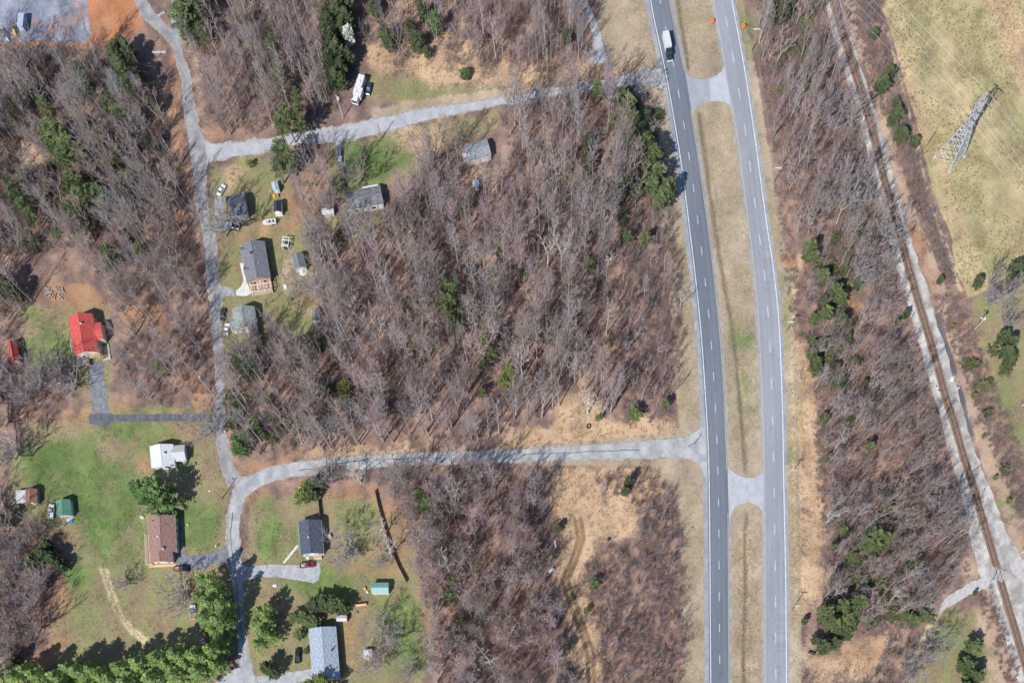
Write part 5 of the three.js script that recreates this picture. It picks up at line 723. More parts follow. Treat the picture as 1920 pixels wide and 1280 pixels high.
function deck(g, x0, x1, z0, z1, y, m, rails = true) {      // boards on posts with a rail round the outside
  const d = mesh('deck_frame', box(x1 - x0, 0.14, z1 - z0, (x0 + x1) / 2, y - 0.15, (z0 + z1) / 2), m, g), n = Math.max(2, Math.round((x1 - x0) / 0.5));
  for (let i = 0; i < n; i++) mesh('board', box((x1 - x0) / n - 0.04, 0.05, z1 - z0, x0 + (i + 0.5) * (x1 - x0) / n, y - 0.04, (z0 + z1) / 2), m, d);
  for (const [x, z] of [[x0 + 0.1, z0 + 0.1], [x1 - 0.1, z0 + 0.1], [x0 + 0.1, z1 - 0.1], [x1 - 0.1, z1 - 0.1]]) mesh('post', box(0.14, y + 1.1, 0.14, x, (y + 1.1) / 2 - 0.1, z), mats.trim, d);
  if (rails) { mesh('handrail', box(x1 - x0, 0.1, 0.12, (x0 + x1) / 2, y + 0.95, z1 - 0.06), mats.trim, d); mesh('handrail', box(0.12, 0.1, z1 - z0, x0 + 0.06, y + 0.95, (z0 + z1) / 2), mats.trim, d); }
}
// the red-roofed house
house('house', 'house with bright red metal roof and white-railed deck', 'house', [[126, 595], [173, 588], [184, 660], [140, 667]], 3.6, (g, w, l) => {
  gable(g, { w, l, eave: 3.6, rise: 2, wall: mats.cream, roof: mats.redMetal, seams: 1.1, trim: false, windows: [...winRow(l - 3, 3, ['w']), ['s', 2, 1.7, 1.2, 1.2], ['s', -2, 1.7, 1.2, 1.2]], doors: [['s', 0]] });
  gable(g, { x: w / 2 + 0.3, z: -0.6, w: 6.6, l: 4.6, axis: 'x', eave: 3.35, rise: 0.55, oh: 0.2, wall: mats.cream, roof: mats.redMetal, trim: false });
  chimney(g, 0.6, 5.1, -l * 0.22, 0.6, 1, mats.trim);
  deck(g, -w / 2 - 1.5, -w / 2 + 0.2, 0, l / 2 + 3, 1.2, mats.oldWood); deck(g, -w / 2 + 0.3, -0.4, l / 2 - 0.2, l / 2 + 3, 1.2, mats.oldWood);
  mesh('patio_slab', box(3.2, 0.14, 0.8, w / 2 + 0.9, 0.04, l / 2 + 1), mats.cream, g); mesh('patio_wall', box(0.5, 0.5, 6, w / 2 + 2.6, 0.2, l / 2 - 1.6), mats.cream, g); mesh('porch_roof', box(4.4, 0.12, 1.7, 2.6, 2.6, l / 2 + 0.4), mats.wood, g);
});
house('barn', 'small dark red barn half hidden under the western trees', 'barn', [[15, 643], [30, 640], [36, 675], [19, 679]], 2.6, (g, w, l) => gable(g, { w, l, eave: 2.6, rise: 1.3, wall: mats.barnRed, roof: mats.barnRed, trim: false, doors: [['s', 0]] }));
// the white metal-roofed house with its lower rusty wing
house('house', 'small house with white metal roof beside the big leafy evergreen', 'house', [[280, 836], [322, 833], [329, 873], [284, 878]], 3.2, (g, w, l) => {
  gable(g, { w, l, eave: 3.1, rise: 1.3, axis: 'z', wall: mats.white, roof: mats.whiteMetal, seams: 0.7, cap: mats.whiteMetal, windows: [...winRow(l - 2, 2, ['w']), ['s', 1.6, 1.6, 1, 1.2], ['s', -1.6, 1.6, 1, 1.2]], doors: [['s', 0]] });
  gable(g, { x: w / 2 + 1.6, z: -0.8, w: l - 2.6, l: 5.4, axis: 'x', eave: 2.7, rise: 0.9, wall: mats.white, roof: mats.rustMetal, seams: 0.6 });
  chimney(g, 1.4, 3.8, -0.6, 0.7, 0.9, mats.white); chimney(g, -1.2, 2.4, -l / 2 + 0.1, 0.8, 1.4, mats.brick);
});
house('shed', 'russet-roofed shed joined to a grey lean-to at the grove edge', 'shed', [[46, 917], [68, 916], [70, 943], [49, 943]], 2.4, (g, w, l) => {
  gable(g, { w, l, eave: 2.3, rise: 1, oh: 0.2, wall: mats.oldWood, roof: mats.russet, trim: false, doors: [['s', 0]] });
  mesh('lean_to_roof', planarUV(box(4.4, 0.1, l - 0.6).rotateZ(0.12).translate(-w / 2 - 2.1, 2, 0)), mats.rustMetal, g); for (const [x, z] of [[-w / 2 - 4.1, -l / 2 + 0.5], [-w / 2 - 4.1, l / 2 - 0.5], [-w / 2 - 2, l / 2 - 0.5]]) mesh('post', box(0.15, 1.9, 0.15, x, 0.9, z), mats.oldWood, g); mesh('lean_to_back', box(4.2, 1.7, 0.1, -w / 2 - 2.2, 0.85, -l / 2 + 0.5), mats.oldWood, g);
});
house('shed', 'dark green metal-roofed shed on the long lawn', 'shed', [[104, 938], [131, 936], [133, 966], [106, 969]], 2.5, (g, w, l) => { gable(g, { w, l, eave: 2.4, rise: 1.1, oh: 0.2, wall: mats.cream, roof: mats.greenMetal, seams: 0.8, trim: false, doors: [['s', 0.6]] }); mesh('door_slab', box(2.6, 0.1, 1.4, 0.5, 0.02, l / 2 + 0.6), mats.cream, g); });
// the brown-roofed house
house('house', 'long brown-shingled house with a wooden side deck', 'house', [[277.5, 968], [327, 966], [331, 1034], [279, 1036]], 3.3, (g, w, l) => {
  gable(g, { w, l, eave: 3.3, rise: 1.9, wall: mats.cream, roof: mats.brownSh, windows: [...winRow(l - 2, 4)], doors: [['e', l / 2 - 3]] });
  gable(g, { x: -0.8, z: l / 2 + 1.75, w: w - 2.1, l: 4.3, eave: 3.1, rise: 1.65, wall: mats.cream, roof: mats.brownSh, windows: [['s', -2, 1.6, 1, 1.2], ['s', 2, 1.6, 1, 1.2]] });
  chimney(g, 0.9, 4.6, l / 2 - 0.8, 0.8, 1.1, mats.white); ventPipe(g, 2.2, 4.5, -3.4, mats.dark); ventPipe(g, -1.9, 4.8, -2, mats.dark); mesh('dish', new THREE.SphereGeometry(0.4, 10, 6, 0, 6.3, 0, 1.2).rotateX(0.8).translate(-1, 5.2, 1.4), mats.trim, g);
  deck(g, -w / 2 - 2.1, -w / 2 + 0.1, -0.6, l / 2 + 4.2, 1.4, mats.wood); mesh('porch_slab', box(w + 1.6, 0.3, 0.9, -0.9, 0.1, l / 2 + 4.3), mats.newWood, g);
});
// the navy-roofed house
house('house', 'navy-shingled house beside the gravel drive with maroon pickup', 'house', [[558.5, 977], [601, 975], [607, 1037], [564, 1041]], 3.2, (g, w, l) => {
  gable(g, { w, l, eave: 3.1, rise: 1.7, wall: mats.white, roof: mats.navySh, windows: [...winRow(l - 2, 3), ['s', -2.4, 1.7, 1, 1.2], ['s', 2.4, 1.7, 1, 1.2]], doors: [['s', 0]] });
  chimney(g, -0.5, 4.4, 0.2, 0.55, 1, mats.trim); ventPipe(g, 1.6, 4.3, -3, mats.dark); ventPipe(g, 1.2, 4.5, 3.4, mats.dark); deck(g, 0.4, 3, l / 2 - 0.3, l / 2 + 1.3, 0.7, mats.newWood); mesh('step', box(1.2, 0.35, 1, -2.6, 0.15, l / 2 + 0.4), mats.cream, g);
});
// the grey-blue house at the southern edge
house('house', 'grey-blue shingled house beside the parked black pickup', 'house', [[577, 1178], [627, 1175], [639, 1272], [588, 1277]], 3.2, (g, w, l) => {
  gable(g, { w, l, eave: 3.1, rise: 1.7, wall: mats.brick, roof: mats.blueSh, windows: winRow(l - 2, 5), doors: [['w', 0]] });
  mesh('vent_hood', box(0.35, 0.6, 1.3, 2.4, 4.4, -l * 0.13).rotateY(-0.5), mats.dark, g); chimney(g, 1.8, 4, l * 0.26, 0.9, 0.7, mats.greyWall); ventPipe(g, 2.6, 4.3, 1);
});
// the low ranch house north of the great wood
house('house', 'low ranch house with dark tar roof and white front wall', 'house', [[646, 360], [712, 347], [719.5, 382], [652, 394]], 3.1, (g, w, l) => {
  gable(g, { w: l, l: w, axis: 'x', eave: 3, rise: 0.75, wall: mats.white, roof: mats.tarSh, oh: 0.3, windows: [['e', -4, 1.6, 1.4, 1.1], ['e', 4, 1.6, 1.4, 1.1], ['w', -4, 1.6, 1.4, 1.1], ['w', 3, 1.6, 1.4, 1.1]], doors: [['e', 0]] });
  mesh('roof_patch', planarUV(box(2.6, 0.06, 2.2).rotateX(0.18).translate(0.8, 3.64, 1.5)), mats.darkSh, g); mesh('awning', box(6.4, 0.1, 1.1, 3, 2.5, -l / 2 - 0.5), mats.whiteMetal, g);
});
house('outbuilding', 'low grey lean-to at the west end of the ranch house', 'outbuilding', [[603, 392], [625, 390], [626, 399], [604, 401]], 1.8, (g, w, l) => gable(g, { w: l + 0.6, l: w, axis: 'x', eave: 1.7, rise: 0.4, oh: 0.1, wall: mats.greyWall, roof: mats.rustMetal, trim: false }));
// the abandoned house in the wood
house('house', 'derelict house with mossy grey roof hidden in the wood', 'house', [[870, 273], [913, 259], [921, 291], [877, 301]], 3, (g, w, l) => {
  gable(g, { w: l, l: w, axis: 'x', eave: 2.9, rise: 0.9, wall: mats.white, roof: mats.oldSh, oh: 0.25, trim: false, windows: [['e', 2, 1.5, 1.3, 1.1], ['e', -2, 1.5, 1.3, 1.1]], doors: [['e', 0]] });
  mesh('porch_roof', planarUV(box(1.8, 0.1, 3.4).rotateZ(-0.18).translate(-w / 2 - 0.6, 2.3, 1)), mats.rustMetal, g); mesh('roof_vent', box(0.5, 0.5, 0.5, -1.5, 3.6, 0.5), mats.dark, g);
});
house('shed', 'tiny white shed in the straw gap below the derelict house', 'shed', [[886, 337], [897, 337], [898, 350], [887, 351]], 2, (g, w, l) => gable(g, { w, l, eave: 1.9, rise: 0.25, oh: 0.05, wall: mats.white, roof: mats.whiteMetal, trim: false, doors: [['s', 0]] }));
// the group by the lane
house('house', 'small dark-roofed house beside the lane with white pickup', 'house', [[420, 368], [457, 364], [465.5, 400], [431, 407]], 3.2, (g, w, l) => { gable(g, { w: l, l: w, axis: 'x', eave: 3.1, rise: 1, wall: mats.greyWall, roof: mats.darkSh, windows: [['e', 2, 1.6, 1, 1.2], ['e', -2, 1.6, 1, 1.2]], doors: [['e', 0]] }); mesh('step', box(1.6, 0.4, 1, -1, 0.2, l / 2 + 0.3), mats.greyWall, g); });
house('shed', 'blue metal-roofed shed under the tall yard trees', 'shed', [[508, 343], [519, 340], [523.5, 355], [512, 358]], 2.2, (g, w, l) => gable(g, { w, l, eave: 2.1, rise: 0.4, oh: 0.1, wall: mats.greyWall, roof: mats.blueMetal, trim: false, doors: [['s', 0]] }));
house('shed', 'black-roofed shed with white gable beside the boat', 'shed', [[511.5, 378], [526, 378], [528, 397], [513.5, 398]], 2.6, (g, w, l) => gable(g, { w, l, eave: 2.5, rise: 0.9, oh: 0.12, wall: mats.white, roof: mats.blackSh, doors: [['s', 0]] }));
house('house', 'grey-shingled house with brick end and white porch frame', 'house', [[450, 459], [494, 452], [507, 521], [462, 529]], 3.3, (g, w, l) => {
  gable(g, { w, l, eave: 3.2, rise: 1.7, wall: mats.brick, roof: mats.greySh, windows: [...winRow(l - 2, 3), ['s', -2, 1.7, 1, 1.2], ['s', 2, 1.7, 1, 1.2]], doors: [['s', 0]] });
  for (const [z, s] of [[-l * 0.32, 3.6], [l * 0.22, 4.4]]) gable(g, { x: -w / 2 + 2, z, w: s, l: 4.4, axis: 'x', eave: 3.2, rise: 1.1, oh: 0.2, wall: mats.brick, roof: mats.greySh, trim: false });
  chimney(g, -0.6, 4.6, -l * 0.17, 0.7, 0.8, mats.dark); ventPipe(g, 1.5, 4.6, l * 0.1); ventPipe(g, 1.1, 4.7, -l * 0.3);
  deck(g, -w / 2 + 0.7, w / 2 - 0.4, l / 2 - 0.3, l / 2 + 4, 0.7, mats.wood, true);
  for (const x of [-w / 2 + 0.9, -0.8, 1.4, w / 2 - 0.6]) mesh('porch_beam', box(0.18, 0.18, 4.2, x, 2.7, l / 2 + 1.9), mats.trim, g); for (const z of [1.2, 3.9]) mesh('porch_beam', box(w - 1.2, 0.18, 0.22, 0.1, 2.85, l / 2 + z), mats.trim, g);
  for (const x of [-w / 2 + 0.9, 1.4, w / 2 - 0.6]) mesh('porch_post', box(0.16, 2.7, 0.16, x, 1.35, l / 2 + 3.9), mats.trim, g);
});
house('house', 'mossy green-roofed house with white gable wall by the lane', 'house', [[434, 580], [475, 574], [482, 614], [441, 619]], 3.2, (g, w, l) => {
  gable(g, { w, l, eave: 3.2, rise: 1.8, wall: mats.white, roof: mats.mossSh, windows: [...winRow(l - 1, 2), ['s', -1.6, 1.7, 1, 1.2], ['s', 1.6, 1.7, 1, 1.2]], doors: [['w', 0]] });
  gable(g, { x: w / 2 - 1.7, z: l / 2 + 1.4, w: 3.2, l: 3.4, eave: 2.5, rise: 0.7, oh: 0.15, wall: mats.white, roof: mats.darkSh, trim: false }); gable(g, { x: -w / 2 - 0.2, z: l * 0.12, w: 5.6, l: 3, axis: 'x', eave: 2.7, rise: 0.9, oh: 0.2, wall: mats.white, roof: mats.mossSh, trim: false }); ventPipe(g, 1.4, 4.6, 0.4); ventPipe(g, 2.6, 4, -2);
});
house('shed', 'grey shed with pale curved front beneath the twisting tree', 'shed', [[546, 479], [566, 475], [574, 500], [553, 506]], 2.5, (g, w, l) => { gable(g, { w, l, eave: 2.4, rise: 1, oh: 0.12, wall: mats.white, roof: mats.greySh, trim: true, doors: [['s', 0]] }); mesh('apron', new THREE.CylinderGeometry(1.5, 1.5, 0.12, 20, 1, false, -1.57, 3.14).translate(0, 0.04, l / 2 + 0.1), mats.white, g); });
house('shed', 'little white-edged grey shed at the edge of the great wood', 'shed', [[584, 581], [597.5, 580], [600, 601], [586, 601]], 2.2, (g, w, l) => gable(g, { w, l, eave: 2.1, rise: 0.6, oh: 0.12, wall: mats.white, roof: mats.greySh, doors: [['s', 0]] }));
house('shed', 'teal-roofed cream shed near the end of the board fence', 'shed', [[696, 1092.5], [728, 1092], [728.5, 1112], [696.5, 1112]], 2.5, (g, w, l) => gable(g, { w: l, l: w, axis: 'x', eave: 2.4, rise: 0.8, oh: 0.15, wall: mats.cream, roof: mats.tealMetal, seams: 0.8, trim: false, doors: [['e', 0]] }));
house('shed', 'low grey shed beside the orange bench and cedars', 'shed', [[630, 1153.5], [649, 1154], [651, 1164], [631, 1164.5]], 2, (g, w, l) => gable(g, { w: l, l: w, axis: 'x', eave: 1.9, rise: 0.3, oh: 0.08, wall: mats.wood, roof: mats.rustMetal, trim: false, doors: [['e', 0]] }));
house('pump_house', 'small flat white pump house on the southern lawn', 'pump house', [[680.5, 1218], [697, 1217], [697.5, 1233], [681.5, 1234]], 1.6, (g, w, l) => gable(g, { w, l, eave: 1.5, rise: 0.2, oh: 0.06, wall: mats.white, roof: mats.whiteMetal, trim: false, doors: [['s', 0]] }));

// ---------------------------------------------------------------- fences
function fence(label, pts, h, m) {
  const g = thing('board_fence', label, 'fence', 0, 0, 0), c = pts.map(([x, y]) => V(X(x), 0, Z(y)));
  for (let i = 0; i < c.length - 1; i++) {
    const n = Math.max(1, Math.round(c[i].distanceTo(c[i + 1]) / 2.4)), a = Math.atan2(-(c[i + 1].z - c[i].z), c[i + 1].x - c[i].x);
    for (let k = 0; k < n; k++) {
      const p = c[i].clone().lerp(c[i + 1], k / n), q = c[i].clone().lerp(c[i + 1], (k + 1) / n), L = p.distanceTo(q), y = Math.min(ground(p.x, p.z), ground(q.x, q.z));
      const post = mesh('post', box(0.12, h + 0.2, 0.12, 0, h / 2, 0), m, g); post.position.set(p.x, y, p.z); post.rotation.y = a;
      const list = []; for (let b = 0; b < 12; b++) list.push(box(L / 12 - 0.015, h - rr(0, 0.12), 0.03, (b + 0.5) * L / 12, h / 2 - 0.05, rr(0.06, 0.09)));
      list.push(box(L, 0.09, 0.05, L / 2, h * 0.75, 0), box(L, 0.09, 0.05, L / 2, h * 0.2, 0)); const bay = mesh('board_bay', merge(list), m, g); bay.position.set(p.x, y, p.z); bay.rotation.y = a; bay.userData.kind = 'stuff';
    }
  }
  return g;
}
fence('long weathered board fence slanting through the navy-roofed yard', [[704, 920], [709, 944], [716, 970], [726, 1005], [736, 1034], [747, 1062], [763, 1092]], 1.8, mats.oldWood);
fence('short board fence running north from the navy-roofed house', [[598, 937], [600, 955], [602, 976]], 1.9, mats.oldWood);

// ---------------------------------------------------------------- vehicles
const paint = (r, g, b) => new THREE.MeshPhysicalMaterial({ color: lin(r, g, b), roughness: 0.35, clearcoat: 0.6, clearcoatRoughness: 0.15, side: THREE.DoubleSide });
const cp = { white: paint(0.78, 0.78, 0.77), black: paint(0.02, 0.022, 0.028), blue: paint(0.10, 0.22, 0.42), sky: paint(0.42, 0.60, 0.75), maroon: paint(0.20, 0.02, 0.045), teal: paint(0.015, 0.035, 0.042), grey: paint(0.12, 0.125, 0.14), silver: paint(0.5, 0.54, 0.58), tyre: M(0.025, 0.025, 0.027, 0.9), rim: M(0.5, 0.5, 0.52, 0.35, { metalness: 0.7 }), lamp: M(0.8, 0.8, 0.75, 0.2), red: M(0.4, 0.03, 0.02, 0.3), rust: MT([0.33, 0.15, 0.08], [0.45, 0.24, 0.14], 1.5, 0.9, { seed: 71 }), cargo: MT([0.62, 0.62, 0.60], [0.70, 0.70, 0.69], 3, 0.7, { seed: 72, speck: 0.08 }) };
function wheels(g, xs, half, r = 0.33, w = 0.22) {
  for (const x of xs) for (const s of [-1, 1]) {
    const t = mesh('wheel', new THREE.CylinderGeometry(r, r, w, 16).rotateX(Math.PI / 2).translate(x, r, s * half), cp.tyre, g); mesh('rim', new THREE.CylinderGeometry(r * 0.58, r * 0.58, 0.03, 12).rotateX(Math.PI / 2).translate(x, r, s * (half + w / 2 + 0.01)), cp.rim, t);
  }
}
const prof = (pts, w, bev = 0.06) => new THREE.ExtrudeGeometry(new THREE.Shape(pts.map((p) => new THREE.Vector2(...p))), { depth: w - 2 * bev, bevelEnabled: true, bevelSize: bev, bevelThickness: bev, bevelSegments: 2 }).translate(0, 0, -(w - 2 * bev) / 2);
function lamps(g, front, back, half, y) { for (const s of [-1, 1]) { mesh('headlight', box(0.1, 0.16, 0.34, front, y, s * (half - 0.28)), cp.lamp, g); mesh('tail_light', box(0.1, 0.16, 0.24, back, y, s * (half - 0.2)), cp.red, g); } }
function spot(px, py, head) { return [X(px), Z(py), Math.atan2(-head[1], head[0])]; }   // head: which way it points on the plan
function sedan(label, px, py, head, m) {
  const [x, z, t] = spot(px, py, head), g = thing('car', label, 'car', x, 0.03, z, t);
  mesh('body', prof([[-2.3, 0.3], [2.25, 0.3], [2.32, 0.62], [2.1, 0.8], [0.95, 0.9], [-1.5, 0.95], [-2.25, 0.88], [-2.35, 0.6]], 1.78, 0.07), m, g);
  mesh('window', prof([[-1.65, 0.9], [1.05, 0.86], [0.35, 1.34], [-1.05, 1.36]], 1.5, 0.08), mats.glass, g); mesh('roof', prof([[-1.02, 1.36], [0.3, 1.35], [0.2, 1.42], [-0.92, 1.44]], 1.4, 0.05), m, g);
  wheels(g, [-1.4, 1.42], 0.78); lamps(g, 2.28, -2.3, 0.88, 0.68); for (const s of [-1, 1]) mesh('mirror', box(0.16, 0.12, 0.2, 0.72, 0.98, s * 0.95), m, g); return g;
}
function pickup(label, px, py, head, m, bedM, o = {}) {
  const [x, z, t] = spot(px, py, head), g = thing('pickup_truck', label, 'pickup truck', x, 0.03, z, t);
  mesh('body', prof([[-0.4, 0.4], [2.75, 0.4], [2.8, 0.85], [2.6, 1.02], [1.35, 1.1], [-0.4, 1.1]], 1.9, 0.07), o.hood || m, g);
  mesh('window', prof([[-0.42, 1.08], [1.45, 1.06], [0.85, 1.68], [-0.34, 1.68]], 1.66, 0.08), mats.glass, g); mesh('roof', prof([[-0.34, 1.68], [0.82, 1.68], [0.72, 1.76], [-0.26, 1.76]], 1.56, 0.05), o.roof || m, g);
  const bed = mesh('bed', box(2.5, 0.12, 1.8, -1.6, 0.66, 0), bedM, g); for (const s of [-1, 1]) mesh('bed_side', box(2.5, 0.6, 0.12, -1.6, 0.82, s * 0.9), m, bed); mesh('tailgate', box(0.1, 0.55, 1.8, -2.83, 0.84, 0), m, bed);
  if (o.load) for (const [a, b, c, d, e, f, mm] of o.load) mesh('load', box(d, e, f, a, b, c), mm, bed);
  wheels(g, [-1.75, 1.8], 0.84, 0.38, 0.26); lamps(g, 2.78, -2.86, 0.94, 0.82); for (const s of [-1, 1]) mesh('mirror', box(0.16, 0.18, 0.22, 1, 1.2, s * 1.04), m, g); return g;
}
sedan('white sedan parked beside the dark-roofed house', 416, 358, [0.5, -0.87], cp.white);
pickup('white pickup with empty bed below the dark-roofed house', 436, 425, [-0.97, -0.24], cp.white, mats.dark, { hood: cp.sky });
sedan('black car parked on the lane verge by the mossy-roofed house', 418.5, 590, [0.1, -1], cp.black);
sedan('white car parked behind the black car on the verge', 425.5, 618.5, [0.16, -1], cp.white);
pickup('black pickup with rusty load beside the brown-roofed house', 341, 1067, [1, 0], cp.black, cp.rust, { roof: cp.grey, load: [[-1.6, 0.82, 0, 2.2, 0.2, 1.5, cp.rust], [-1.2, 1, -0.5, 0.6, 0.3, 0.4, mats.cream]] });
pickup('maroon pickup on the gravel drive of the navy-roofed house', 577, 1060, [1, -0.1], cp.maroon, mats.oldWood, { load: [[-1.7, 0.85, 0.2, 1.2, 0.3, 0.8, mats.greyWall]] });
pickup('black pickup on the lawn beside the grey-blue roofed house', 559, 1230, [0.03, -1], cp.black, mats.dark);
pickup('white and blue pickup parked against the big pines', 362.5, 1148, [0, -1], cp.white, cp.rust, { roof: cp.blue, load: [[-1.6, 0.84, 0, 2, 0.24, 1.3, cp.rust]] });
sedan('pale blue-grey car half under the southwest pine row', 385, 1208, [0.55, 0.83], cp.silver);
pickup('blue pickup at the top of the ranch house drive', 636, 293, [-0.1, -1], cp.blue, cp.sky);
sedan('dark grey car in the middle of the ranch house drive', 641, 324, [-0.06, -1], cp.grey);
sedan('grey car nearest the ranch house', 644, 344, [-0.06, -1], paint(0.07, 0.075, 0.085));
sedan('dark blue car beside the white motorhome', 692, 169, [-0.25, 1], paint(0.02, 0.045, 0.09));
pickup('white pickup parked against the green shed', 97.5, 960, [0.08, -1], cp.white, cp.white);
pickup('white pickup at the edge of the gravel yard', 8, 70, [0.5, 0.86], cp.white, mats.dark);
{ // box truck heading south on the southbound carriageway
  const [x, z, t] = spot(1251.5, 95, [0.2, 0.98]), g = thing('box_truck', 'white box truck with dark cab driving on the southbound carriageway', 'truck', x, 0.06, z, t);
  mesh('cargo_box', new THREE.BoxGeometry(5.9, 2.5, 2.4, 1, 1, 1).translate(-2, 2.1, 0), cp.cargo, g); mesh('chassis', box(9.2, 0.3, 1, -0.2, 0.75, 0), cp.tyre, g);
  mesh('cab', prof([[1.2, 0.6], [3.1, 0.6], [3.1, 1.6], [2.7, 2.45], [1.2, 2.5]], 2.2, 0.1), cp.teal, g); mesh('windscreen', box(0.06, 0.85, 1.9).rotateZ(0.4).translate(2.98, 2.02, 0), mats.glass, g); mesh('hood', prof([[3.08, 0.6], [4.45, 0.6], [4.5, 1.2], [4.2, 1.5], [3.08, 1.62]], 1.8, 0.12), cp.teal, g); mesh('bumper', box(0.25, 0.35, 2.2, 4.65, 0.65, 0), cp.white, g);
  for (const s of [-1, 1]) { mesh('mirror', box(0.15, 0.5, 0.3, 2.8, 1.9, s * 1.4), cp.tyre, g); mesh('headlight', box(0.1, 0.25, 0.35, 4.55, 1, s * 0.8), cp.lamp, g); mesh('fender', box(1.1, 0.2, 0.4, 3.8, 1.05, s * 0.98), cp.teal, g); } wheels(g, [-3, 3.8], 1, 0.48, 0.32); wheels(g, [-3.95], 1, 0.48, 0.32);
}
{ // motorhome
  const [x, z, t] = spot(674, 176, [-0.3, 0.95]), g = thing('motorhome', 'long white motorhome parked north of the gravel road', 'motorhome', x, 0.02, z, t), w = cp.cargo, shell = new THREE.ExtrudeGeometry(new THREE.Shape([[-5, 0.6], [4.8, 0.6], [5.1, 1.1], [4.95, 3.1], [-5, 3.15]].map((p) => new THREE.Vector2(...p))), { depth: 2.3, bevelEnabled: true, bevelSize: 0.1, bevelThickness: 0.1, bevelSegments: 2 }).translate(0, 0, -1.15);
  mesh('body', shell, mats.white, g); mesh('slide_out', box(3.4, 2, 0.8, 1.4, 2.15, -1.55), mats.white, g).rotation.y = 0; mesh('windscreen', box(0.08, 1.1, 2.1, 5.12, 2.2, 0), mats.glass, g); mesh('air_conditioner', box(0.9, 0.26, 0.7, -2.4, 3.36, 0), w, g); mesh('air_conditioner', box(0.9, 0.26, 0.7, 1.9, 3.36, 0.1), w, g); for (const [a, b] of [[-4, 0.5], [-0.4, -0.5], [3.3, 0.4], [0.6, 0.6]]) mesh('roof_vent', box(0.36, 0.12, 0.36, a, 3.3, b), mats.white, g); mesh('awning', new THREE.CylinderGeometry(0.12, 0.12, 5, 8).rotateZ(Math.PI / 2).translate(-0.5, 2.9, 1.36), mats.greyWall, g); for (const a of [-3, -0.5, 2]) mesh('window', box(1, 0.6, 0.05, a, 2.1, 1.27), mats.glass, g); mesh('ladder', box(0.06, 1.8, 0.4, -5.18, 2.1, 0.7), mats.steel, g); wheels(g, [-3, 3.6], 1.1, 0.45, 0.3);
}
{ // boat on its trailer
  const [x, z, t] = spot(507, 419, [-0.98, 0.15]), g = thing('boat', 'small white and grey boat on a trailer below the black-roofed shed', 'boat', x, 0, z, t), sh = new THREE.Shape(); sh.moveTo(-2.4, -0.85); sh.lineTo(1, -0.9); sh.quadraticCurveTo(2.4, -0.7, 2.9, 0); sh.quadraticCurveTo(2.4, 0.7, 1, 0.9); sh.lineTo(-2.4, 0.85); const ho = new THREE.Path(); ho.moveTo(-2.1, -0.6); ho.lineTo(0.9, -0.62); ho.lineTo(1.5, 0); ho.lineTo(0.9, 0.62); ho.lineTo(-2.1, 0.6); const hull = sh.clone(); sh.holes.push(ho);
  mesh('hull', new THREE.ExtrudeGeometry(hull, { depth: 0.4, bevelEnabled: true, bevelSize: -0.02, bevelThickness: 0.1, bevelSegments: 1 }).rotateX(-Math.PI / 2).translate(0, 0.6, 0), cp.silver, g); mesh('gunwale', new THREE.ExtrudeGeometry(sh, { depth: 0.35, bevelEnabled: false }).rotateX(-Math.PI / 2).translate(0, 1.05, 0), mats.white, g); for (const a of [-1.3, 0.1]) mesh('seat', box(0.5, 0.3, 0.9, a, 1.25, 0), mats.dark, g); mesh('outboard_motor', box(0.5, 0.9, 0.4, -2.7, 1.1, 0), mats.dark, g); mesh('trailer_frame', box(5, 0.12, 0.9, 0.2, 0.5, 0), mats.steel, g); wheels(g, [-0.8], 0.95, 0.3, 0.2);
}
{ // flat trailer in the gravel yard, seen end on from above
  const [x, z, t] = spot(45, 48, [0.1, -1]), g = thing('box_trailer', 'blue-grey box trailer in the gravel yard', 'trailer', x, 0, z, t); mesh('body', new THREE.BoxGeometry(5.2, 2.2, 2.2).translate(0, 1.6, 0), MT([0.36, 0.44, 0.56], [0.46, 0.54, 0.66], 3, 0.6, { seed: 75 }), g); mesh('rear_bumper', box(0.2, 0.2, 2, -2.7, 0.6, 0), cp.rust, g); mesh('drawbar', box(1.6, 0.12, 0.2, 3.3, 0.6, 0), mats.steel, g); wheels(g, [-0.9, 0.3], 1, 0.35, 0.24);
  const [a, b, c] = spot(28, 62, [0.3, 1]), k = thing('tractor', 'rusty and yellow machine beside the box trailer', 'tractor', a, 0, b, c); mesh('body', prof([[-1.6, 0.5], [1.7, 0.5], [1.7, 1.2], [0.1, 1.35], [-1.6, 1.3]], 1, 0.08), M(0.55, 0.40, 0.14, 0.7), k); mesh('seat', box(0.5, 0.5, 0.5, -0.9, 1.5, 0), mats.dark, k); mesh('counterweight', box(0.7, 0.7, 1.4, -1.9, 1, 0), cp.rust, k); mesh('blade', box(0.12, 0.8, 2, 2.2, 0.6, 0), cp.rust, k); wheels(k, [-1], 0.8, 0.7, 0.35); wheels(k, [1.2], 0.7, 0.4, 0.25);
}

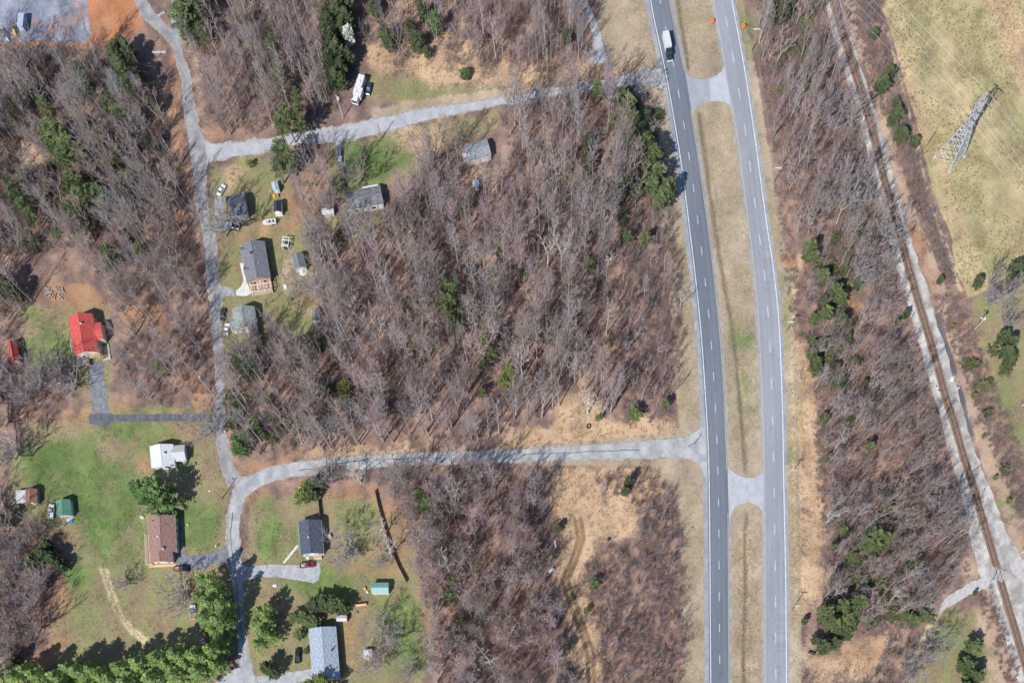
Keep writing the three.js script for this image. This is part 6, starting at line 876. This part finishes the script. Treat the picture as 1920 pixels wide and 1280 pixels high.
// ---------------------------------------------------------------- power pylon with its wires
{
  const h = 30, c = [1781, 294], x0 = X(c[0]), z0 = Z(c[1]), g = thing('power_pylon', 'tall galvanised lattice pylon standing in the tan field', 'pylon', x0, 0, z0, Math.PI / 4), wAt = (y) => y < 16 ? 4.1 - (4.1 - 1.25) * y / 16 : 1.25 - 0.35 * (y - 16) / 14, cs = [[-1, -1], [1, -1], [1, 1], [-1, 1]], P3 = (k, y) => V(cs[k][0] * wAt(y), y, cs[k][1] * wAt(y)), gv = M(0.50, 0.51, 0.535, 0.6, { metalness: 0.1 });
  const lv = [0, 3.6, 6.8, 9.6, 12, 14.2, 16, 17.8, 19.6, 21.4, 23.2, 25, 26.8, 28.4];
  for (let k = 0; k < 4; k++) { const f = (k + 1) % 4; mesh('leg', merge([bar(P3(k, -0.3), P3(k, 16), 0.19), bar(P3(k, 16), P3(k, 28.4), 0.16)]), gv, g); mesh('footing', new THREE.CylinderGeometry(0.5, 0.6, 0.5, 10).translate(cs[k][0] * 4.1, 0.1, cs[k][1] * 4.1), mats.greyWall, g);
    for (let i = 0; i < lv.length - 1; i++) { mesh('brace', bar(P3(k, lv[i]), P3(f, lv[i + 1]), 0.095, 4), gv, g); mesh('brace', bar(P3(f, lv[i]), P3(k, lv[i + 1]), 0.095, 4), gv, g); if (i) mesh('strut', bar(P3(k, lv[i]), P3(f, lv[i]), 0.07, 4), gv, g); }
    mesh('peak', bar(P3(k, 28.4), V(0, h + 1.5, 0), 0.08, 4), gv, g); }
  // local x of the turned tower points north-east: the arms reach along it
  const rust = M(0.30, 0.17, 0.12, 0.8), wire = M(0.66, 0.66, 0.64, 0.5), ends = [];
  for (const y of [19.6, 23.2, 26.8]) for (const s of [-1, 1]) { const tip = V(s * 4.2, y + 0.2, 0); for (const k of [-1, 1]) { mesh('arm', bar(V(s * wAt(y), y, k * wAt(y)), tip, 0.09, 4), gv, g); mesh('arm', bar(V(s * wAt(y), y + 1.5, k * wAt(y)), tip, 0.08, 4), gv, g); for (const q of [1]) mesh('insulator', new THREE.CylinderGeometry(0.2, 0.2, 2, 8).rotateX(Math.PI / 2).translate(tip.x, tip.y, k * 1.3), rust, g); } ends.push(tip); }
  ends.push(V(0, h + 1.5, 0));
  ends.forEach((e, i) => { for (const s of [-1, 1]) {
    const a = V(e.x, e.y, i < 6 ? s * 2.3 : 0).applyAxisAngle(V(0, 1, 0), Math.PI / 4).add(V(x0, 0, z0)), d = V(0.66, 0, 0.75).multiplyScalar(s * 240), pts = []; for (let k = 0; k <= 24; k++) { const t = k / 24; pts.push(a.clone().addScaledVector(d, t).add(V(0, -4 * t * (1 - t) * 5, 0))); }
    const A = new Acc(); A.tube(pts, pts.map(() => i < 6 ? 0.027 : 0.02), 4, [1, 1, 1]); const o = mesh('power_line', A.geo(), wire, scene);
    tag(o, `${i === 6 ? 'shield wire from the peak' : ['lower', 'middle', 'upper'][(i / 2) | 0] + (i % 2 ? ' north-east' : ' south-west') + ' conductor'} of the pylon towards the ${s > 0 ? 'south-east' : 'north-west'}`, 'power line', 'wires of the pylon');
  } });
}

// ---------------------------------------------------------------- utility poles
const poleM = { brown: MT([0.26, 0.19, 0.14], [0.36, 0.28, 0.21], 2, 0.95, { seed: 81 }), grey: MT([0.50, 0.47, 0.43], [0.62, 0.59, 0.55], 2, 0.95, { seed: 82 }), orange: MT([0.50, 0.32, 0.17], [0.58, 0.40, 0.24], 2, 0.95, { seed: 83 }) };
const tops = [];
function pole(label, px, py, h, m, o = {}) {
  const x = X(px), z = Z(py), g = thing('utility_pole', label, 'utility pole', x, ground(x, z), z, o.turn || 0);
  mesh('post', new THREE.CylinderGeometry(0.13, 0.2, h + 0.5, 10).translate(0, h / 2 - 0.25, 0), m, g);
  if (o.arm) { const a = mesh('crossarm', box(2.6, 0.16, 0.16, 0, h - 0.5, 0.12), mats.trim, g); for (const s of [-1.15, -0.4, 0.4, 1.15]) mesh('insulator', new THREE.CylinderGeometry(0.06, 0.08, 0.24, 8).translate(s, h - 0.3, 0.12), mats.trim, a); }
  if (o.can) { const k = mesh('transformer', new THREE.CylinderGeometry(0.32, 0.32, 1, 12).translate(0.45, h - 1.5, 0), mats.trim, g); mesh('bracket', box(0.2, 0.2, 0.1, 0.15, h - 1.5, 0), mats.steel, k); }
  if (o.lamp) { const a = mesh('lamp_arm', bar(V(0, h - 0.6, 0), V(-1.2, h - 0.2, 0.3), 0.05), mats.steel, g); mesh('lamp_head', new THREE.SphereGeometry(0.3, 10, 6).scale(1.3, 0.5, 1).translate(-1.3, h - 0.22, 0.32), mats.trim, a); }
  mesh('pole_cap', new THREE.ConeGeometry(0.15, 0.14, 10).translate(0, h + 0.06, 0), mats.steel, g); return g;
}
pole('slim dark pole with white lamp at the road bend', 416, 935, 9.5, poleM.brown, { lamp: true });
pole('pale pole with transformer beside the motorhome clearing', 643, 221, 11, poleM.grey, { can: true });
pole('dark pole on the lawn south of the gravel road', 715, 260, 8, poleM.brown);
pole('orange-brown pole at the straw bank north of the gravel road', 1027, 160, 13, poleM.orange);
pole('crossarm pole at the top of the northbound verge', 1409, 96, 10.5, poleM.brown, { arm: true }); pole('crossarm pole beside the upper northbound verge', 1450, 344, 9, poleM.brown, { arm: true }); pole('crossarm pole beside the middle northbound verge', 1473, 624, 8.5, poleM.brown, { arm: true }); pole('brown pole beside the lower northbound verge', 1479, 896, 8.5, poleM.brown, { arm: true }); pole('crossarm pole beside the southern northbound verge', 1485, 1144, 8.5, poleM.brown, { arm: true });
pole('white lamp pole on the lawn east of the railway', 1828, 618, 9, poleM.grey, { lamp: true, can: true }); pole('thin pale pole west of the lane junction', 341, 305, 9, poleM.grey); pole('pole with white transformer beside the lane', 393, 732, 11, poleM.grey, { can: true, turn: 2 }); pole('thin dark pole at the edge of the tan field', 1737, 274, 7, poleM.brown);
{ const seq = [[1390, -60, 10.5], [1409, 96, 10.5], [1450, 344, 9], [1473, 624, 8.5], [1479, 896, 8.5], [1485, 1144, 8.5], [1488, 1360, 8.5]], wm = M(0.45, 0.44, 0.43, 0.6); for (const s of [-1.15, 1.15]) { const pts = []; for (let i = 0; i < seq.length - 1; i++) for (let k = 0; k < 8; k++) { const t = k / 8, a = seq[i], b = seq[i + 1]; pts.push(V(X(a[0] + (b[0] - a[0]) * t) + s, (a[2] + (b[2] - a[2]) * t) - 0.18 - 4 * t * (1 - t) * 0.8, Z(a[1] + (b[1] - a[1]) * t) + 0.12)); } const A = new Acc(); A.tube(pts, pts.map(() => 0.016), 4, [1, 1, 1]); tag(mesh('overhead_wire', A.geo(), wm, scene), `${s < 0 ? 'western' : 'eastern'} wire along the northbound roadside poles`, 'wire', 'roadside wires'); } }

// ---------------------------------------------------------------- small things
for (const [px, py, l] of [[1335, 44, 'orange diamond road work sign on the grassy median'], [1393.5, 54, 'orange diamond road work sign on the northbound verge']]) {
  const g = thing('road_work_sign', l, 'sign', X(px), 0, Z(py), 0.3); mesh('panel', box(1.4, 1.4, 0.04).rotateZ(Math.PI / 4).rotateX(-0.75).translate(0, 1.25, 0), M(0.8, 0.15, 0.025, 0.7), g); for (const s of [-1, 1]) { mesh('leg', bar(V(s * 0.9, 0, 0.8), V(0, 0.7, 0), 0.03), mats.steel, g); mesh('leg', bar(V(s * 0.9, 0, -0.8), V(0, 0.7, 0), 0.03), mats.steel, g); } mesh('mast', bar(V(0, 0.5, 0), V(0, 1.2, 0), 0.04), mats.steel, g);
}
{ const g = thing('tyre', 'old black tyre lying in the straw clearing', 'tyre', X(1104), 0.2, Z(799)); mesh('tread', new THREE.TorusGeometry(0.75, 0.24, 8, 20).rotateX(Math.PI / 2), cp.tyre, g); mesh('bead', new THREE.TorusGeometry(0.52, 0.06, 6, 20).rotateX(Math.PI / 2).translate(0, 0.12, 0), cp.grey, g); }
{ const g = thing('water_tank', 'round white tank lid behind the grey-shingled house', 'tank', X(535), 0, Z(538)); mesh('tank', new THREE.CylinderGeometry(0.75, 0.8, 0.6, 20).translate(0, 0.25, 0), mats.white, g); mesh('lid', new THREE.CylinderGeometry(0.3, 0.34, 0.14, 14).translate(0, 0.62, 0), mats.trim, g); }
{ const g = thing('garden_bench', 'long orange timber bench above the southern lawn', 'bench', X(673), 0, Z(1136), 0.12); mesh('seat', box(6.2, 0.12, 0.7, 0, 0.9, 0), mats.newWood, g); for (const a of [-2.9, -1, 1, 2.9]) mesh('leg', box(0.14, 0.9, 0.6, a, 0.42, 0), mats.newWood, g); mesh('backrest', box(6.2, 0.5, 0.1, 0, 1.3, -0.3), mats.newWood, g); }
{ const g = thing('tarp_bin', 'bright blue bin behind the grey-blue roofed house', 'bin', X(631), 0, Z(1173)); mesh('tub', new THREE.CylinderGeometry(0.8, 0.65, 1.1, 12).translate(0, 0.55, 0), M(0.02, 0.14, 0.6, 0.5), g); mesh('rim', new THREE.TorusGeometry(0.8, 0.06, 6, 16).rotateX(Math.PI / 2).translate(0, 1.1, 0), M(0.04, 0.2, 0.7, 0.5), g); }
{ const g = thing('paddling_pool', 'blue plastic tub on the lawn below the green shed', 'tub', X(132.5), 0, Z(978.5), 0.9); mesh('tub', new THREE.CylinderGeometry(0.75, 0.65, 0.5, 16).scale(1.3, 1, 0.75).translate(0, 0.2, 0), M(0.03, 0.2, 0.62, 0.4), g); mesh('rim', new THREE.TorusGeometry(0.75, 0.06, 6, 18).rotateX(Math.PI / 2).scale(1.3, 1, 0.75).translate(0, 0.46, 0), M(0.3, 0.5, 0.75, 0.4), g); }
{ const g = thing('pergola', 'white pergola frame on the lawn behind the grey-shingled house', 'pergola', X(538), 0, Z(460), -0.14); for (const [a, b] of [[-1, -1], [1, -1], [-1, 1], [1, 1]]) mesh('post', box(0.18, 2.2, 0.18, a * 1.2, 1.05, b * 1.7), mats.trim, g); for (const s of [-1, 1]) { mesh('beam', box(0.2, 0.2, 4, s * 1.2, 2.25, 0), mats.trim, g); } for (const q of [-1.7, -0.6, 1.2, 1.75]) mesh('rafter', box(2.8, 0.16, 0.22, 0, 2.44, q), mats.trim, g); mesh('floor', box(2.2, 0.08, 3.2, 0, 0.04, 0), mats.dark, g); }
for (const [px, py, l] of [[388, 1025, 'white mailbox box beside the brown-roofed house drive'], [411.5, 1063, 'white mailbox box south of the brown-roofed house drive'], [405, 811, 'white mailbox box by the lane near the leafless tree']]) { const g = thing('mailbox', l, 'mailbox', X(px + 18), 0, Z(py)); mesh('post', box(0.12, 1, 0.12, 0, 0.5, 0), mats.wood, g); mesh('box', new THREE.CapsuleGeometry(0.24, 0.5, 4, 10).rotateX(Math.PI / 2).translate(0, 1.15, 0), mats.trim, g); }
// felled logs by the western wood
for (let i = 0; i < 26; i++) { const x = X(rr(84, 122)), z = Z(rr(540, 558)), L = rr(1, 2.6), r = rr(0.14, 0.3), g = thing('log', 'cut log in the heap at the edge of the western wood', 'log', x, ground(x, z) + r * 0.8, z, R() * 6.28, 'logs in the western heap'); mesh('bark', new THREE.CylinderGeometry(r, r * 1.05, L, 9, 1, true).rotateZ(Math.PI / 2), mats.oldWood, g); for (const s of [-1, 1]) mesh('cut_end', new THREE.CircleGeometry(r, 9).rotateY(s * Math.PI / 2).translate(s * (L / 2 + 0.002), 0, 0), M(0.68, 0.48, 0.28, 0.9), g); }
// scrap beside the russet shed, sheds' yards and the railway
const scrap = [[25, 945, 2.2, 0.4, 0.5, mats.blueMetal, 0.8, 'bluish scrap bundle below the grey lean-to'], [27, 965, 2.4, 0.3, 0.4, mats.newWood, -0.8, 'splayed timber offcuts below the russet-roofed shed'], [33, 963, 1.8, 0.3, 0.3, mats.cream, 0.7, 'pale timber offcut leaning across the others'], [514, 369, 0.9, 0.5, 1.3, M(0.75, 0.45, 0.03, 0.6), 0.3, 'yellow cart between the two small sheds'], [520, 367, 1.2, 0.7, 1.4, cp.rust, 0.2, 'rusty clutter between the two small sheds'], [522, 362, 0.9, 0.5, 0.8, mats.white, 0.5, 'white crate between the two small sheds'], [507, 359, 1.1, 0.3, 0.8, mats.brick, 0.1, 'pinkish slab beside the blue-roofed shed'], [1785, 711, 1.1, 0.7, 1.5, mats.white, -0.3, 'white equipment cabinet beside the railway ballast'], [1788, 707, 0.9, 0.4, 0.8, mats.blueMetal, 0.4, 'blue-grey lid beside the white cabinet'], [1762, 732, 0.7, 0.4, 0.9, mats.dark, 0.9, 'dark rail part lying beside the track'], [1756, 724, 0.4, 0.3, 0.6, mats.dark, 0.1, 'small dark rail part above the other'], [1797, 728, 0.9, 0.5, 0.7, mats.greyWall, 0.6, 'grey box at the ballast edge'], [1041, 1020, 0.7, 0.4, 2.6, mats.white, 0.15, 'white panel lying in the wood beside the rutted track'], [1034, 1070, 2.4, 0.8, 1.2, mats.whiteMetal, 0.6, 'pale metal trough beside the rutted track'], [1141, 1012, 0.9, 0.8, 0.9, mats.dark, 0.2, 'dark drum in the straw clearing'], [1522, 1224, 2.9, 0.8, 0.7, mats.dark, -0.3, 'black-topped box at the rough corner by the verge'], [1298, 990, 1.1, 0.3, 0.5, cp.rust, 0.1, 'rusty litter on the southbound verge'], [470, 502, 0.9, 0.8, 0.9, mats.brick, 0.3, 'small stone planter on the lawn before the grey-shingled house'], [503, 481, 0.8, 0.8, 2, cp.blue, -0.12, 'blue cover against the grey-shingled house'], [547, 562, 0.7, 0.6, 0.7, M(0.02, 0.2, 0.25, 0.5), 0, 'teal bin behind the grey-shingled house'], [557, 565, 1.2, 0.3, 0.6, mats.brick, -0.4, 'small red toy behind the grey-shingled house'], [617, 1006, 1.8, 0.8, 1.5, mats.greyWall, 0.3, 'covered clutter behind the navy-roofed house'], [684, 1104, 0.9, 0.6, 1.2, M(0.6, 0.45, 0.12, 0.6), 0.3, 'yellow mower beside the teal-roofed shed'], [688, 1110, 0.7, 0.3, 0.9, mats.white, 0.6, 'white box beside the yellow mower'], [669, 1148, 0.9, 0.4, 0.6, cp.blue, 0.2, 'blue barrow below the orange bench'], [515, 1098, 1.6, 0.3, 1, mats.white, 0.2, 'white cover on the lawn below the gravel drive'], [266, 970, 1.6, 0.4, 1, mats.cream, -0.4, 'pale stone pile behind the brown-roofed house'], [352, 984, 0.6, 0.4, 0.6, mats.cream, 0, 'pale boulder on the lawn east of the brown-roofed house'], [682, 303, 0.5, 0.5, 1.1, M(0.7, 0.45, 0.04, 0.6), 0.1, 'yellow toy on the ranch house lawn'], [65, 348, 0.5, 0.3, 0.5, mats.white, 0, 'white speck of litter in the western wood'], [298, 98, 5.4, 0.25, 0.7, mats.greyWall, 0.05, 'pale concrete headwall beside the lane'], [303, 27, 3, 0.5, 0.6, mats.greyWall, 0.6, 'grey concrete block west of the lane branch']];
for (const [px, py, w, h, d, m, t, l] of scrap) {
  const x = X(px), z = Z(py), nm = l.match(/timber|panel|slab|cover|lid/) ? 'board_pile' : l.match(/cabinet|box|crate|bin|trough|drum/) ? 'storage_box' : l.match(/concrete/) ? 'concrete_block' : 'yard_clutter', g = thing(nm, l, nm.split('_').join(' ').replace('yard ', ''), x, ground(x, z), z, t);
  mesh('body', new THREE.BoxGeometry(w, h, d, 2, 1, 2).translate(0, h / 2, 0), m, g); mesh('top', box(w * 0.8, h * 0.3, d * 0.7, w * 0.06, h * 1.1, d * 0.05), m, g); if (w > 1 && h > 0.3) mesh('end_piece', box(w * 0.25, h * 0.6, d * 1.2, w * 0.4, h * 0.35, 0), m, g);
}
// a fallen pale trunk in the great wood
{ const g = thing('fallen_trunk', 'pale fallen trunk lying in the upper great wood', 'log', X(1042), ground(X(1042), Z(362)) + 0.25, Z(362), -0.4); const A = new Acc(); A.tube([V(-3, 0, 0), V(0, 0.15, 0.1), V(3.2, 0.1, 0)], [0.24, 0.2, 0.1], 7, [0.62, 0.55, 0.48]); mesh('bark', A.geo(), woodM, g); const B2 = new Acc(); B2.tube([V(2, 0.1, 0), V(3, 0.5, 0.8)], [0.09, 0.03], 5, [0.6, 0.53, 0.46]); mesh('branch', B2.geo(), woodM, g); }
// traffic signs posts at the crossing
for (const [px, py, l] of [[1856, 1094, 'leaning crossing post south of the dirt track'], [1913, 1038, 'leaning crossing post north of the dirt track']]) { const g = thing('crossing_post', l, 'sign', X(px), 0, Z(py)); mesh('post', bar(V(0, 0, 0), V(0, 3, 0), 0.07), mats.trim, g); mesh('sign_arm', box(1.2, 0.22, 0.04).rotateZ(0.8).translate(0, 2.7, 0.08), mats.trim, g); mesh('sign_arm', box(1.2, 0.22, 0.04).rotateZ(-0.8).translate(0, 2.7, 0.13), mats.trim, g); }

renderer.render(scene, camera);
